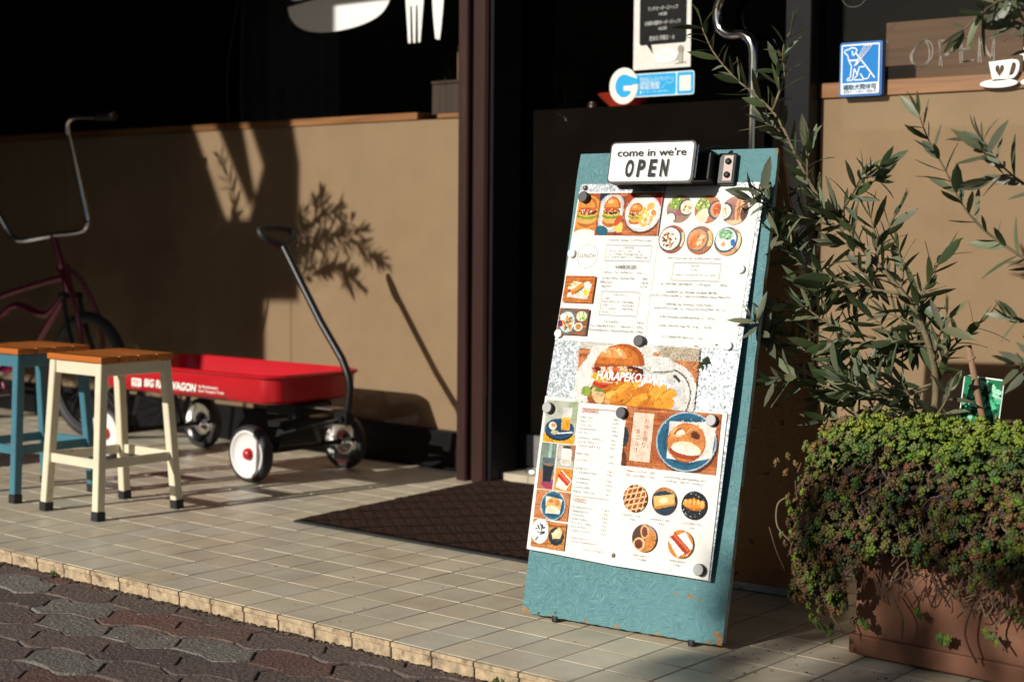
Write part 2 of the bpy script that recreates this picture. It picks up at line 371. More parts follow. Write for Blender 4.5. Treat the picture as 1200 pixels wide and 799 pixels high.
# ------------------------------------------------------------------ flat coloured print builder
class Flat:
    _clip = None
    """flat printed artwork in a local xz plane (units), each layer a hair in front of the last"""
    def __init__(s, step=.00006): s.v = []; s.f = []; s.c = []; s.lay = 0; s.step = step
    @property
    def clip(s): return s._clip
    @clip.setter
    def clip(s, c):
        if s._clip is not None: s.grain()
        s._clip = c; s.start = len(s.f)
    def grain(s):
        """break the flat shapes of a printed photograph into fine tonal texture"""
        c = s._clip; xs = [p[0] for p in c]; zs = [p[1] for p in c]; x0, x1, z0, z1 = min(xs), max(xs), min(zs), max(zs)
        S = []
        for f, col in zip(s.f[s.start:], s.c[s.start:]):
            P = [(s.v[i][0], s.v[i][2]) for i in f]; a = [p[0] for p in P]; b = [p[1] for p in P]; S.append((min(a), max(a), min(b), max(b), P, col))
        S.reverse()
        def at(x, z):
            for q in S:
                if q[0] <= x <= q[1] and q[2] <= z <= q[3]:
                    P = q[4]; ins = False
                    for i in range(len(P)):
                        (ax, az), (bx, bz) = P[i - 1], P[i]
                        if (az > z) != (bz > z) and x < ax + (bx - ax) * (z - az) / (bz - az): ins = not ins
                    if ins: return q[5]
            return None
        n = int((x1 - x0) * (z1 - z0) / 3.6e-6)
        ph = [random.uniform(0, 6) for _ in range(4)]
        for k in range(2):
            s.lay += 1; r0 = (.0020, .0012)[k]
            for i in range(n // 2):
                x = random.uniform(x0, x1); z = random.uniform(z0, z1); col = at(x, z)
                if col is None: continue
                lum = sum(col) / 3; j = math.exp(random.gauss(0, .17 if lum < .45 else .04)) * (1 + .14 * math.sin(x * 110 + ph[0]) * math.sin(z * 120 + ph[1]))
                t = random.gauss(0, .035)
                cc = (min(.9, col[0] * j * (1 + t)), min(.9, col[1] * j), min(.9, col[2] * j * (1 - t)))
                r = r0 * random.uniform(.5, 1.3); a0 = random.random() * 6
                P = clip_poly([(x + r * random.uniform(.5, 1.2) * math.cos(a0 + q * 1.2566), z + r * random.uniform(.5, 1.2) * math.sin(a0 + q * 1.2566)) for q in range(5)], c)
                if len(P) > 2: s.raw(P, cc)
    def nl(s): s.lay += 1
    def raw(s, pts, col, y=None):
        k = len(s.v); yy = -(s.lay * s.step) if y is None else y
        s.v += [(a, yy, b) for a, b in pts]; s.f.append(list(range(k, k + len(pts)))); s.c.append(col)
    def poly(s, pts, col, new=True):
        if new: s.nl()
        if s.clip:
            pts = clip_poly(pts, s.clip)
            if len(pts) < 3: return
        s.raw(pts, lin(col) if isinstance(col, str) else col)
    def rect(s, x0, x1, z0, z1, col, new=True): s.poly([(x0, z0), (x1, z0), (x1, z1), (x0, z1)], col, new)
    def ell(s, cx, cz, rx, rz, col, rot=0, n=20, new=True, wob=0):
        c, q = math.cos(R(rot)), math.sin(R(rot)); P = []
        for i in range(n):
            a = 2 * math.pi * i / n; k = 1 + wob * (random.random() - .5)
            x = rx * k * math.cos(a); z = rz * k * math.sin(a); P.append((cx + x * c - z * q, cz + x * q + z * c))
        s.poly(P, col, new)
    def line(s, pts, w, col, new=True):
        if new: s.nl()
        for (x0, z0), (x1, z1) in zip(pts, pts[1:]):
            d = math.hypot(x1 - x0, z1 - z0) or 1; nx, nz = -(z1 - z0) / d * w / 2, (x1 - x0) / d * w / 2
            s.poly([(x0 - nx, z0 - nz), (x1 - nx, z1 - nz), (x1 + nx, z1 + nz), (x0 + nx, z0 + nz)], col, False)
    def ring(s, cx, cz, r, w, col, n=28, rz=None):
        rz = rz or r; s.nl()
        for i in range(n):
            a, b = 2 * math.pi * i / n, 2 * math.pi * (i + 1) / n
            P = [(cx + r * math.cos(a), cz + rz * math.sin(a)), (cx + r * math.cos(b), cz + rz * math.sin(b)),
                 (cx + (r - w) * math.cos(b), cz + (rz - w) * math.sin(b)), (cx + (r - w) * math.cos(a), cz + (rz - w) * math.sin(a))]
            s.poly(P, col, False)
    def frame(s, x0, x1, z0, z1, w, col): s.line([(x0, z0), (x1, z0), (x1, z1), (x0, z1), (x0, z0)], w, col)
    def specks(s, cx, cz, rx, rz, cols, n, sz, rot=0):
        for k in range(3):
            s.nl()
            for i in range(n // 3):
                a = random.random() * 6.283; q = math.sqrt(random.random())
                s.ell(cx + rx * q * math.cos(a), cz + rz * q * math.sin(a), sz * random.uniform(.5, 1.3), sz * random.uniform(.35, .9), random.choice(cols), random.uniform(0, 180), 7, new=False, wob=.5)
                s.lay += 0
    def ticks(s, x0, x1, z, h, col='#777777', gap=.25):
        """a line of illegible small print"""
        s.nl(); x = x0
        while x < x1 - h * .4:
            w = h * random.choice([.5, .8, .8, .9])
            if random.random() > gap * .5:
                for k in range(2):
                    a = x + random.uniform(0, w * .5); b = z + random.uniform(0, h * .5)
                    s.rect(a, min(a + w * random.uniform(.25, .6), x1), b, b + h * random.uniform(.25, .5), col, False)
            x += w * 1.15
            if random.random() < gap * .25: x += h * .9
    def text(s, body, x0, x1, z0, h, col, bold=0.0, shear=0.0, fit=True, rot=0):
        """lettering of cap height h with its baseline on z0, squeezed into x0..x1"""
        vs_, fs = text_mesh(body, bold, shear); s.nl()
        xs = [v[0] for v in vs_]; mn, mx_ = min(xs), max(xs)
        k = h / .70; sx = (x1 - x0) / (mx_ - mn) if fit else k
        base = len(s.v); c_, q_ = math.cos(R(rot)), math.sin(R(rot))
        for x, z in vs_:
            a, b = (x - mn) * sx, z * k
            s.v.append((x0 + a * c_ - b * q_, -s.lay * s.step, z0 + a * q_ + b * c_))
        cc = lin(col)
        for f in fs: s.f.append([base + i for i in f]); s.c.append(cc)
    def mesh(s, name, mat, parent=None, yfun=None, mat3=None, loc=None):
        m = bpy.data.meshes.new(name)
        V = [((x) * U, (y + (yfun(z) if yfun else 0)) * U, z * U) for x, y, z in s.v]
        m.from_pydata(V, [], s.f)
        ca = m.color_attributes.new('Col', 'FLOAT_COLOR', 'CORNER')
        d = []
        for f, c in zip(s.f, s.c): d += [c[0], c[1], c[2], 1.0] * len(f)
        ca.data.foreach_set('color', d)
        m.materials.append(mat); m.update()
        o = bpy.data.objects.new(name, m); COL.objects.link(o)
        if parent is not None: o.parent = parent
        elif mat3 is not None: o.matrix_world = Matrix.Translation(Vector(loc) * U) @ mat3.to_4x4()
        elif loc is not None: o.location = Vector(loc) * U
        return o

def clip_poly(P, C):
    def cross(a, b, p): return (b[0] - a[0]) * (p[1] - a[1]) - (b[1] - a[1]) * (p[0] - a[0])
    out = P
    for i in range(len(C)):
        a, b = C[i], C[(i + 1) % len(C)]; inp = out; out = []
        for j in range(len(inp)):
            p, q = inp[j - 1], inp[j]; cp, cq = cross(a, b, p), cross(a, b, q)
            if (cp >= 0) != (cq >= 0):
                t = cp / (cp - cq); out.append((p[0] + (q[0] - p[0]) * t, p[1] + (q[1] - p[1]) * t))
            if cq >= 0: out.append(q)
        if not out: return []
    return out

def rect_clip(x0, x1, z0, z1): return [(x0, z0), (x1, z0), (x1, z1), (x0, z1)]
def circ_clip(cx, cz, r, n=30): return [(cx + r * math.cos(2 * math.pi * i / n), cz + r * math.sin(2 * math.pi * i / n)) for i in range(n)]

_tc = {}
def text_mesh(body, bold=0.0, shear=0.0):
    key = (body, bold, shear)
    if key in _tc: return _tc[key]
    cu = bpy.data.curves.new('lettering', 'FONT'); cu.body = body; cu.size = 1; cu.offset = bold; cu.shear = shear; cu.resolution_u = 3
    ob = bpy.data.objects.new('lettering', cu); COL.objects.link(ob)
    bpy.context.view_layer.update()
    me = bpy.data.meshes.new_from_object(ob.evaluated_get(bpy.context.evaluated_depsgraph_get()))
    v = [(p.co.x, p.co.y) for p in me.vertices]; f = [list(p.vertices) for p in me.polygons]
    bpy.data.objects.remove(ob); bpy.data.curves.remove(cu); bpy.data.meshes.remove(me)
    # make every face look towards -y of the print plane
    g = []
    for q in f:
        a = sum(v[q[i - 1]][0] * v[q[i]][1] - v[q[i]][0] * v[q[i - 1]][1] for i in range(len(q)))
        g.append(q if a > 0 else q[::-1])
    _tc[key] = (v, g); return _tc[key]

def cutout(loops, depth, bev=0):
    """solid plate (local xz, thickness along y) with holes: first loop outline, the others holes"""
    cu = bpy.data.curves.new('outline', 'CURVE'); cu.dimensions = '2D'; cu.fill_mode = 'BOTH'; cu.extrude = depth / 2; cu.bevel_depth = bev
    for lp in loops:
        sp = cu.splines.new('POLY'); sp.points.add(len(lp) - 1)
        for p, (x, z) in zip(sp.points, lp): p.co = (x, z, 0, 1)
        sp.use_cyclic_u = True
    ob = bpy.data.objects.new('outline', cu); COL.objects.link(ob); bpy.context.view_layer.update()
    me = bpy.data.meshes.new_from_object(ob.evaluated_get(bpy.context.evaluated_depsgraph_get()))
    b = bmesh.new(); b.from_mesh(me)
    for v in b.verts: v.co = Vector((v.co.x, -v.co.z, v.co.y))
    bpy.data.objects.remove(ob); bpy.data.curves.remove(cu); bpy.data.meshes.remove(me)
    return b

def color_faces(o, cols):
    """per-face colours as an attribute (one entry per polygon)"""
    m = o.data; ca = m.color_attributes.new('Col', 'FLOAT_COLOR', 'CORNER'); d = []
    for p, c in zip(m.polygons, cols): d += [c[0], c[1], c[2], 1.0] * p.loop_total
    ca.data.foreach_set('color', d); return o

# ================================================================== GROUND
T = .15
KERB = -.045
mb = MB(); mb.poly([(-60, -60, KERB - .02), (60, -60, KERB - .02), (60, 60, KERB - .02), (-60, 60, KERB - .02)])
tag(mb.build('ground', M['asphalt']), kind='structure')
mb = MB(); mb.box(-6.9, 8, .004, 2.45, KERB - .01, -.0013)
tag(mb.build('terrace_bed', M['grout']), kind='structure')

# tiled terrace: every tile has its own bevelled edge and a slightly different tone
mb = MB(); cols = []
def tile(x0, x1, y0, y1, z, c):
    g = .0021; b = .0016; h = .0014
    ju = [random.uniform(-.0006, .0006) for _ in range(4)]
    o = [(x0 + g, y0 + g), (x1 - g, y0 + g), (x1 - g, y1 - g), (x0 + g, y1 - g)]
    i = [(x0 + g + b, y0 + g + b), (x1 - g - b, y0 + g + b), (x1 - g - b, y1 - g - b), (x0 + g + b, y1 - g - b)]
    O = [mb.bm.verts.new((*p, z - h)) for p in o]; I = [mb.bm.verts.new((*p, z + j)) for p, j in zip(i, ju)]
    mb.bm.faces.new(I); cols.append(c)
    for k in range(4): mb.bm.faces.new((O[k], O[(k + 1) % 4], I[(k + 1) % 4], I[k])); cols.append(c)
for i in range(-46, 52):
    for j in range(0, 17):
        t = random.gauss(1, .034); w = random.gauss(0, .012)
        c = (.61 * t + w, .545 * t, .415 * t - w)
        y1 = min((j + 1) * T, 2.44)
        tile(i * T, (i + 1) * T, j * T, y1, 0, c)
terr = mb.build('terrace_floor', M['tile']); color_faces(terr, cols); tag(terr, kind='structure')

mb = MB()
for i in range(-46, 52):
    e = random.uniform(-.0008, .0008)
    mb.box(i * T + .0026, (i + 1) * T - .0026, -.006 + e, .0035, KERB - .012, -.0165, .002); mb.box(i * T + .0022, (i + 1) * T - .0022, -.010 + e, .0033, -.016, -.0012, .004, seg=3)
tag(mb.build('kerb', M['nosing']), kind='structure')

# wavy interlocking paving blocks
mb = MB(); cols = []
TH = R(10); ca_, sa_ = math.cos(TH), math.sin(TH)
PL, PW = .265, .150
special = {}
def wave(t): return .021 * math.sin(2 * math.pi * t) + .006 * math.sin(4 * math.pi * t + 1)
GREY = [(.70, -.32), (.95, -.36), (.86, -.17), (.36, -.38), (1.3, -.30), (.17, -.2)]
RED = [(.52, -.18), (1.42, -.14), (1.05, -.2), (1.75, -.25)]
for r in range(-20, 34):
    for q in range(-14, 22):
        x0 = q * PL + (PL / 2 if r % 2 else 0); y0 = r * PW
        cx, cy = x0 + PL / 2, y0 + PW / 2
        wx = cx * ca_ - cy * sa_; wy = cx * sa_ + cy * ca_
        if wy > .12 or wy < -1.9 or wx < -1.5 or wx > 4.2: continue
        g = .0036; n = 10; P = []
        for k in range(n + 1): P.append((x0 + g + (PL - 2 * g) * k / n, y0 + g + wave((x0 + PL * k / n) / PL) + random.uniform(-.0022, .0022)))
        for k in range(1, 4): P.append((x0 + PL - g + .020 * math.sin(2 * math.pi * k / 4), y0 + g + (PW - 2 * g) * k / 4 + wave(x0 / PL) * 1.0))
        for k in range(n, -1, -1): P.append((x0 + g + (PL - 2 * g) * k / n, y0 + PW - g + wave((x0 + PL * k / n) / PL) + random.uniform(-.0022, .0022)))
        for k in range(3, 0, -1): P.append((x0 + g + .020 * math.sin(2 * math.pi * k / 4), y0 + g + (PW - 2 * g) * k / 4 + wave(x0 / PL) * 1.0))
        P = [(x * ca_ - y * sa_, x * sa_ + y * ca_) for x, y in P]
        if max(p[1] for p in P) > -.010:
            P = clip_poly(P, [(-9, -9), (9, -9), (9, -.0105), (-9, -.0105)])
            if len(P) < 3: continue
        mx_, my_ = sum(p[0] for p in P) / len(P), sum(p[1] for p in P) / len(P)
        t = random.gauss(1, .08)
        c = (.125 * t, .095 * t, .083 * t)
        rr = random.random()
        if any(math.hypot(mx_ - a, my_ - b) < .085 for a, b in GREY) or rr < .05: c = (.185 * t, .172 * t, .148 * t)
        elif any(math.hypot(mx_ - a, my_ - b) < .08 for a, b in RED) or rr > .93: c = (.165 * t, .085 * t, .068 * t)
        z = KERB + random.uniform(-.0018, .0018)
        tx, ty = random.uniform(-.012, .012), random.uniform(-.012, .012)
        O = [mb.bm.verts.new((x, y, z - .008)) for x, y in P]
        mid = [mb.bm.verts.new((mx_ + (x - mx_) * .985, my_ + (y - my_) * .968, z - .0006 + tx * (x - mx_) + ty * (y - my_))) for x, y in P]
        I = [mb.bm.verts.new((mx_ + (x - mx_) * .972, my_ + (y - my_) * .952, z + tx * (x - mx_) + ty * (y - my_))) for x, y in P]
        mb.bm.faces.new(I); cols.append(c)
        for A, B in ((O, mid), (mid, I)):
            for k in range(len(P)): mb.bm.faces.new((A[k], A[(k + 1) % len(P)], B[(k + 1) % len(P)], B[k])); cols.append(c)
pav = mb.build('pavement', M['paver']); color_faces(pav, cols); tag(pav, kind='structure')
mb = MB(); mb.poly([(-1.5, -1.9, KERB - .0075), (4.3, -1.9, KERB - .0075), (4.3, -.004, KERB - .0075), (-1.5, -.004, KERB - .0075)])
tag(mb.build('pavement_bed', M['sand']), kind='structure')

# doorstep
mb = MB()
for x0 in [.345 + k * .23 for k in range(7)]:
    mb.box(x0 + .001, min(x0 + .23, 1.765) - .001, 2.288, 2.60, .0005, .042, .004, seg=2)
tag(mb.build('doorstep', M['step']), kind='structure')

# ================================================================== SHOP FRONT
GY = 2.42                       # glass plane
shop = thing('shop_building', 'dark cafe shop front with tan panels under black windows and a steel post', 'building', (0, 2.42, 0))
sb = (0, 2.42, 0)
mb = MB(); mb.box(-14, 12, GY + .16, GY + .40, 2.72, 7.5); mb.box(-14, 12, GY - .02, GY + .17, 2.55, 2.72, .004)
mb.box(-14, -6.9, GY, GY + .4, 0, 2.55); mb.box(5.6, 12, GY, GY + .4, 0, 2.55)
mb.build('wall', M['plaster'], shop, base=sb)
mb = MB(); mb.box(-14, 12, GY - 2.0, GY + .16, 3.02, 3.14, .006)  # unseen overhang added to cut skylight on the front, deeper at left
mb.box(-14, -2.6, GY - 3.3, GY - 2.003, 3.02, 3.14, .006)
mb.build('added_eave', M['black'], shop, base=sb)
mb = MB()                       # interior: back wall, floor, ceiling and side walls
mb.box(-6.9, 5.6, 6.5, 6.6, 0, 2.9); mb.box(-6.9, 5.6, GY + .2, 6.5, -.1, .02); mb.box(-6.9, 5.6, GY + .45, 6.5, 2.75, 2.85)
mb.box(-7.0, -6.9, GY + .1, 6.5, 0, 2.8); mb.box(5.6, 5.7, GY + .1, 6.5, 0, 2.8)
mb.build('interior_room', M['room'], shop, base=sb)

def shopwin(x0, x1, mullions, joints, plinth_z, label=None):
    f = MB()
    f.box(x0, x1, GY - .03, GY + .06, 2.47, 2.56, .003)
    f.box(x0, x1, GY - .035, GY + .09, .0, plinth_z, .004)
    for a, b in mullions: f.box(a, b, GY - .05, GY + .06, plinth_z + .001, 2.469, .004)
    w = f.build('window', M['black'], shop, base=sb)
    if label: w['label'] = label
    g = MB(); g.poly([(x0, GY + .003, plinth_z), (x1, GY + .003, plinth_z), (x1, GY + .003, 2.5), (x0, GY + .003, 2.5)])
    g.build('glass_pane', M['glass'], w, base=sb)
    p = MB(); xs = [x0] + joints + [x1]
    for a, b in zip(xs, xs[1:]): p.box(a + .0015, b - .0015, 2.445, 2.475, plinth_z - .02, 1.628, .0015)
    p.build('lower_panel', M['tan'], w, base=sb)
    return w
w = shopwin(-6.9, .232, [(-4.6, -4.5)], [-5.0, -3.05, -1.115], .178, 'long window with tan board below a wooden ledge')
s = MB(); s.box(-6.9, -.231, 2.434, 2.72, 1.630, 1.664, .002); s.box(-.105, .232, 2.434, 2.72, 1.630, 1.652, .002)
s.build('sill', M['sill'], w, base=sb)
w = shopwin(.232, .335, [(.327, .335)], [], .19, 'narrow side light between post and door')
s = MB(); s.box(.232, .335, 2.434, 2.56, 1.630, 1.648, .002); s.build('sill', M['sill'], w, base=sb)
w = shopwin(1.885, 5.6, [(4.5, 4.58)], [4.0], .178, 'right window with tan board and wooden ledge')
s = MB(); s.box(1.885, 5.6, 2.432, 2.70, 1.630, 1.688, .003); s.build('sill', M['sill'], w, base=sb)

# steel post
mb = MB()
prof = [(.235, 2.40), (.235, 2.205), (.243, 2.192), (.290, 2.192), (.296, 2.200), (.300, 2.225), (.322, 2.225), (.326, 2.200), (.332, 2.192),
        (.392, 2.192), (.402, 2.205), (.402, 2.40)]
b = bmesh.new(); A = [b.verts.new((x, y, 0.001)) for x, y in prof]; B = [b.verts.new((x, y, 2.86)) for x, y in prof]
b.faces.new(A); b.faces.new(B[::-1])
for i in range(len(A)): b.faces.new((A[i], A[i - 1], B[i - 1], B[i]))
bmesh.ops.recalc_face_normals(b, faces=b.faces[:])
mb.add(b)
post = mb.build('post', M['brown'], shop, base=sb); post['label'] = 'scuffed brown steel post beside the door'
mb = MB(); mb.box(.405, .424, 2.215, 2.40, .001, 2.86, .002); mb.build('post_trim', M['black'], shop, base=sb)

# door
mb = MB()
mb.box(.337, .41, GY - .03, GY + .08, .043, 2.6, .003)          # jamb
mb.box(1.772, 1.884, GY - .06, GY + .08, .001, 2.6, .004)
mb.box(.411, 1.771, GY - .02, GY + .06, 2.42, 2.55, .003)
mb.build('door_frame', M['black'], shop, base=sb)
mb = MB()
mb.box(.414, 1.768, GY + .02, GY + .05, .206, 1.645, .003)
door = mb.build('door', M['doorpanel'], shop, base=sb); door['label'] = 'dark glazed door with a curved chrome pull'
mb = MB(); mb.poly([(.414, GY + .005, .206), (1.768, GY + .005, .206), (1.768, GY + .005, 2.42), (.414, GY + .005, 2.42)])
mb.build('glass_pane', M['glass'], door, base=sb)
mb = MB(); mb.box(.50, 1.768, GY - .002, GY + .05, .062, .203, .003); mb.build('kick_plate', M['steel'], door, base=sb)
mb = MB(); mb.box(.414, .499, GY - .002, GY + .05, .062, .203, .003); mb.build('stile', M['black'], door, base=sb)
mb = MB(); mb.lathe([(0, .018), (.045, .018), (.05, .012), (.05, 0)], 20, Matrix.Translation((.545, 2.385, .043))); mb.build('pivot', M['steel'], door, True, base=sb, auto=40)
hp = [(1.60, 2.345, 2.30), (1.565, 2.345, 2.17), (1.47, 2.345, 2.07), (1.425, 2.345, 2.0), (1.43, 2.345, 1.93), (1.475, 2.345, 1.892), (1.545, 2.345, 1.885), (1.585, 2.345, 1.84),
      (1.592, 2.345, 1.74), (1.59, 2.345, 1.55), (1.588, 2.345, 1.3), (1.587, 2.345, 1.1)]
hp = [(a + .052, b_, c_) for a, b_, c_ in hp]
mb = MB(); mb.tube(smoothline(hp, 8), .0185, 14)
for z in (1.72, 1.18): mb.tube([(1.642, 2.345, z), (1.642, GY + .004, z)], .010, 10)
mb.build('handle', M['chrome'], door, True, base=sb, auto=50)

t = thing('added_shade_wall', 'unseen dark wall added at the far left to block skylight', 'wall', (-5.0, .9, 0))
q = MB(); q.box(-5.2, -5.0, -.9, 2.36, .001, 3.0, .01); q.build('wall', pm('dark_render', (.05, .045, .04), .9, var=.2), t, base=(-5.0, .9, 0))  # added out of view to keep skylight off the shaded left panels
q = MB(); q.box(-5.23, -4.97, -.93, 2.36, 3.001, 3.018, .004); q.build('coping', M['black'], t, base=(-5.0, .9, 0))
q = MB(); cur = smoothline([(-2.45 + .07 * k, 3.3 + (.035 if k % 2 else -.035), 0) for k in range(13)], 5)  # cloth added to stand in for patches of sunlight inside
for a_, b_ in zip(cur, cur[1:]): q.poly([(a_.x, a_.y, 1.2), (b_.x, b_.y, 1.2), (b_.x, b_.y, 2.6), (a_.x, a_.y, 2.6)])
tag(q.build('curtain', pm('added_slate_cloth', (.05, .055, .07), .9, var=.2), base=(-2.0, 3.3, 1.2), smooth=True), 'slate cloth added behind the left window to stand in for light patches', 'curtain')
# ------------------------------------------------------------------ things on and behind the glass
ST = GY - .0015
def sticker(name, fl, label, cat, mat=None, y=ST, **kw):
    o = fl.mesh(name, mat or M['paper'], loc=(0, y, 0)); return tag(o, label, cat, **kw)
def solid(name, loops, depth, mat, label, cat, y, bev=0, group=None):
    mb = MB(); mb.add(cutout(loops, depth, bev))
    cx = sum(p[0] for p in loops[0]) / len(loops[0]); cz = min(p[1] for p in loops[0])
    for v in mb.bm.verts: v.co.y += y
    o = mb.build(name, mat, base=(cx, y, cz)); return tag(o, label, cat, group)
# burger emblem: rounded lower bun, patty band above
def ss(pts, n=6): return [(v.x, v.y) for v in smoothline([(a, b, 0) for a, b in pts], n)]
bun = [(-1.105, 2.222)] + ss([(-1.105, 2.222), (-1.085, 2.165), (-1.02, 2.115), (-.93, 2.088), (-.82, 2.078), (-.70, 2.082), (-.58, 2.097), (-.48, 2.125), (-.42, 2.165), (-.385, 2.225), (-.375, 2.29)]) 
solid('burger_decal', [bun + [(-.75, 2.262)]], .002, M['white_print'], 'white lower bun of the burger emblem on the left window', 'decal', ST)
pat = ss([(-1.09, 2.262), (-1.04, 2.247), (-.9, 2.262), (-.75, 2.285), (-.5, 2.32), (-.39, 2.35)]) + [(-.40, 2.43), (-1.09, 2.36)]
solid('burger_decal', [pat], .002, M['white_print'], 'white patty band of the burger emblem cut by the top of the picture', 'decal', ST)
fk = [(-.300, 2.32), (-.296, 2.18), (-.278, 1.993), (-.262, 1.987), (-.258, 1.993)]
fork = [(-.298, 2.35), (-.293, 2.19), (-.275, 1.99), (-.2645, 1.985), (-.259, 1.992), (-.263, 2.155), (-.2575, 2.163), (-.252, 2.155), (-.243, 1.988), (-.236, 1.985), (-.229, 1.988),
        (-.226, 2.155), (-.2205, 2.163), (-.215, 2.155), (-.211, 1.99), (-.205, 1.985), (-.198, 1.988), (-.176, 2.19), (-.172, 2.35)]
solid('fork_decal', [fork], .002, M['white_print'], 'white fork emblem with three tines on the left window', 'decal', ST)
knife = ss([(-.126, 2.35), (-.124, 2.2), (-.117, 2.1), (-.104, 2.003)], 4) + ss([(-.102, 1.996), (-.08, 1.991), (-.074, 1.999), (-.062, 2.08), (-.05, 2.2), (-.048, 2.35)], 4)
solid('knife_decal', [knife], .002, M['white_print'], 'white knife blade emblem beside the fork emblem', 'decal', ST)

# opening hours sheet
f = Flat(.0003)
X0, X1 = 1.018, 1.302
f.poly([(X0, 1.786), (X1, 1.786), (X1, 2.42), (X0, 2.42)], '#d9d7d0')
f.poly(rrect(1.048, 1.281, 1.886, 2.40, .012), '#0b0b0b')
f.poly([(1.085, 1.887), (1.108, 1.887), (1.118, 1.847)], '#0b0b0b')
f.text('OPEN / 11:00', 1.07, 1.265, 2.17, .030, '#c8c8c4', .004)
f.text('CLOSE / 17:30', 1.065, 1.268, 2.086, .030, '#c8c8c4', .004)
f.text('ランチオーダーストップ/', 1.09, 1.24, 2.026, .014, '#c8c8c4', .004)
f.text('14:30', 1.145, 1.185, 2.003, .013, '#c8c8c4', .004)
f.text('お食事の最終オーダーストップ/', 1.075, 1.252, 1.967, .014, '#c8c8c4', .004)
f.text('16:30', 1.145, 1.185, 1.944, .013, '#c8c8c4', .004)
f.text('定休日 月曜日・火', 1.10, 1.225, 1.904, .015, '#c8c8c4', .004)
f.ell(1.182, 1.836, .060, .030, '#ecebe4'); f.ticks(1.155, 1.21, 1.838, .007, '#8a8a86'); f.ticks(1.168, 1.195, 1.825, .007, '#8a8a86')
f.rect(1.246, 1.266, 1.806, 1.868, '#a9a69c'); f.ell(1.256, 1.86, .014, .016, '#8f8c84'); f.line([(1.23, 1.802), (1.285, 1.806)], .003, '#8f8c84'); f.line([(1.246, 1.84), (1.236, 1.815)], .003, '#8f8c84')
sticker('hours_notice', f, 'white opening hours notice with a black speech bubble on the door glass', 'notice')

# blue G sticker
f = Flat(.0003)
f.poly(rrect(.965, 1.322, 1.674, 1.770, .010), '#d8eef8')
f.poly(rrect(.965, 1.233, 1.678, 1.766, .006), '#2aa3dc'); f.poly(rrect(1.239, 1.318, 1.678, 1.766, .006), '#2aa3dc')
f.rect(1.251, 1.306, 1.690, 1.752, '#e9e2d6')
f.text('安全安心レストランゾーン', 1.055, 1.222, 1.738, .014, '#d4e4ea', .006)
f.text('認証施設', 1.055, 1.155, 1.707, .024, '#d4e4ea', .010)
f.ticks(1.072, 1.20, 1.690, .008, '#cfeaf6'); f.ell(1.060, 1.693, .004, .006, '#cfeaf6'); f.line([(1.165, 1.705), (1.19, 1.73), (1.205, 1.722), (1.225, 1.735)], .003, '#8fd0ee')
f.ell(.972, 1.724, .074, .076, '#e4e2da', n=36)
f.ell(.974, 1.724, .045, .048, '#2aa3dc', n=30)
f.poly([(.974, 1.772), (1.046, 1.750), (1.046, 1.728), (.974, 1.728)], '#2aa3dc')
f.poly([(.972, 1.724), (1.036, 1.724), (1.036, 1.692), (1.014, 1.683), (1.008, 1.703), (.972, 1.703)], '#e4e2da')
sticker('round_letter_sticker', f, 'blue strip sticker with a big white G on the door glass', 'sticker')

# assistance dog plate
f = Flat(.0003)
dx, dz = 1.990, 1.628; w_, h_ = .174, .202
f.lay = 14
f.poly(rrect(dx + .008, dx + w_ - .008, dz + .008, dz + h_ - .008, .006), '#eaf4fa')
f.rect(dx + .013, dx + w_ - .013, dz + .050, dz + h_ - .013, '#157bca')
def dp(x, y): return (dx + .013 + (x - 118) / 425 * .148, dz + .050 + (590 - y) / 450 * .139)
f.line([dp(*p) for p in [(140, 215), (150, 190), (195, 180), (225, 162), (270, 172), (290, 195), (275, 225), (245, 262), (235, 235), (232, 200)]], .0042, '#eef6fb')
f.line([dp(*p) for p in [(140, 215), (180, 255), (195, 320), (228, 385), (215, 525), (180, 535), (178, 556), (245, 556), (250, 500), (262, 415)]], .0042, '#eef6fb')
f.line([dp(*p) for p in [(280, 235), (345, 320), (505, 540)]], .005, '#eef6fb')
f.line([dp(*p) for p in [(262, 415), (290, 470), (300, 500)]], .0042, '#eef6fb')
f.line([dp(*p) for p in [(385, 400), (320, 402), (300, 500), (268, 535), (265, 556), (380, 556), (335, 480)]], .0042, '#eef6fb')
f.line([dp(*p) for p in [(380, 550), (430, 545), (452, 485)]], .0042, '#eef6fb')
f.line([dp(*p) for p in [(205, 318), (300, 318)]], .006, '#eef6fb')
for q in (0, 26, 62, 96): f.line([dp(375 + q, 146), dp(262 + q * .35, 392 - q * .2)], .0022, '#eef6fb')
f.line([dp(375, 146), dp(472, 146)], .003, '#eef6fb')
f.text('補助犬同伴可', dx + .018, dx + w_ - .018, dz + .026, .016, '#17507a', .012)
f.text('(盲導犬・介助犬・聴導犬)', dx + .018, dx + w_ - .018, dz + .013, .008, '#17507a', .0)
dog = thing('dog_sign', 'blue plate with a white line drawing of a seated assistance dog', 'sign', (0, GY - .024, 0))
mb = MB(); mb.prism(rrect(dx, dx + w_, dz, dz + h_, .009), .0250, Matrix.Translation((0, GY - .024, 0)))
o = mb.build('plate', pm('blue_edge', lin('#1068b8'), .4), dog, base=(0, GY - .024, 0))
f.step = .0001
o = f.mesh('printed_face', M['blueplate'], dog)

# dotted ring sticker
f = Flat()
for k in range(30):
    a = 2 * math.pi * k / 30; f.ell(2.032 + .055 * math.cos(a), 2.02 + .055 * math.sin(a), .0035, .0022, '#6a6a68', math.degrees(a) + 90, 8, new=False)
sticker('dotted_sticker', f, 'faint dotted ring sticker above the blue dog plate', 'sticker')

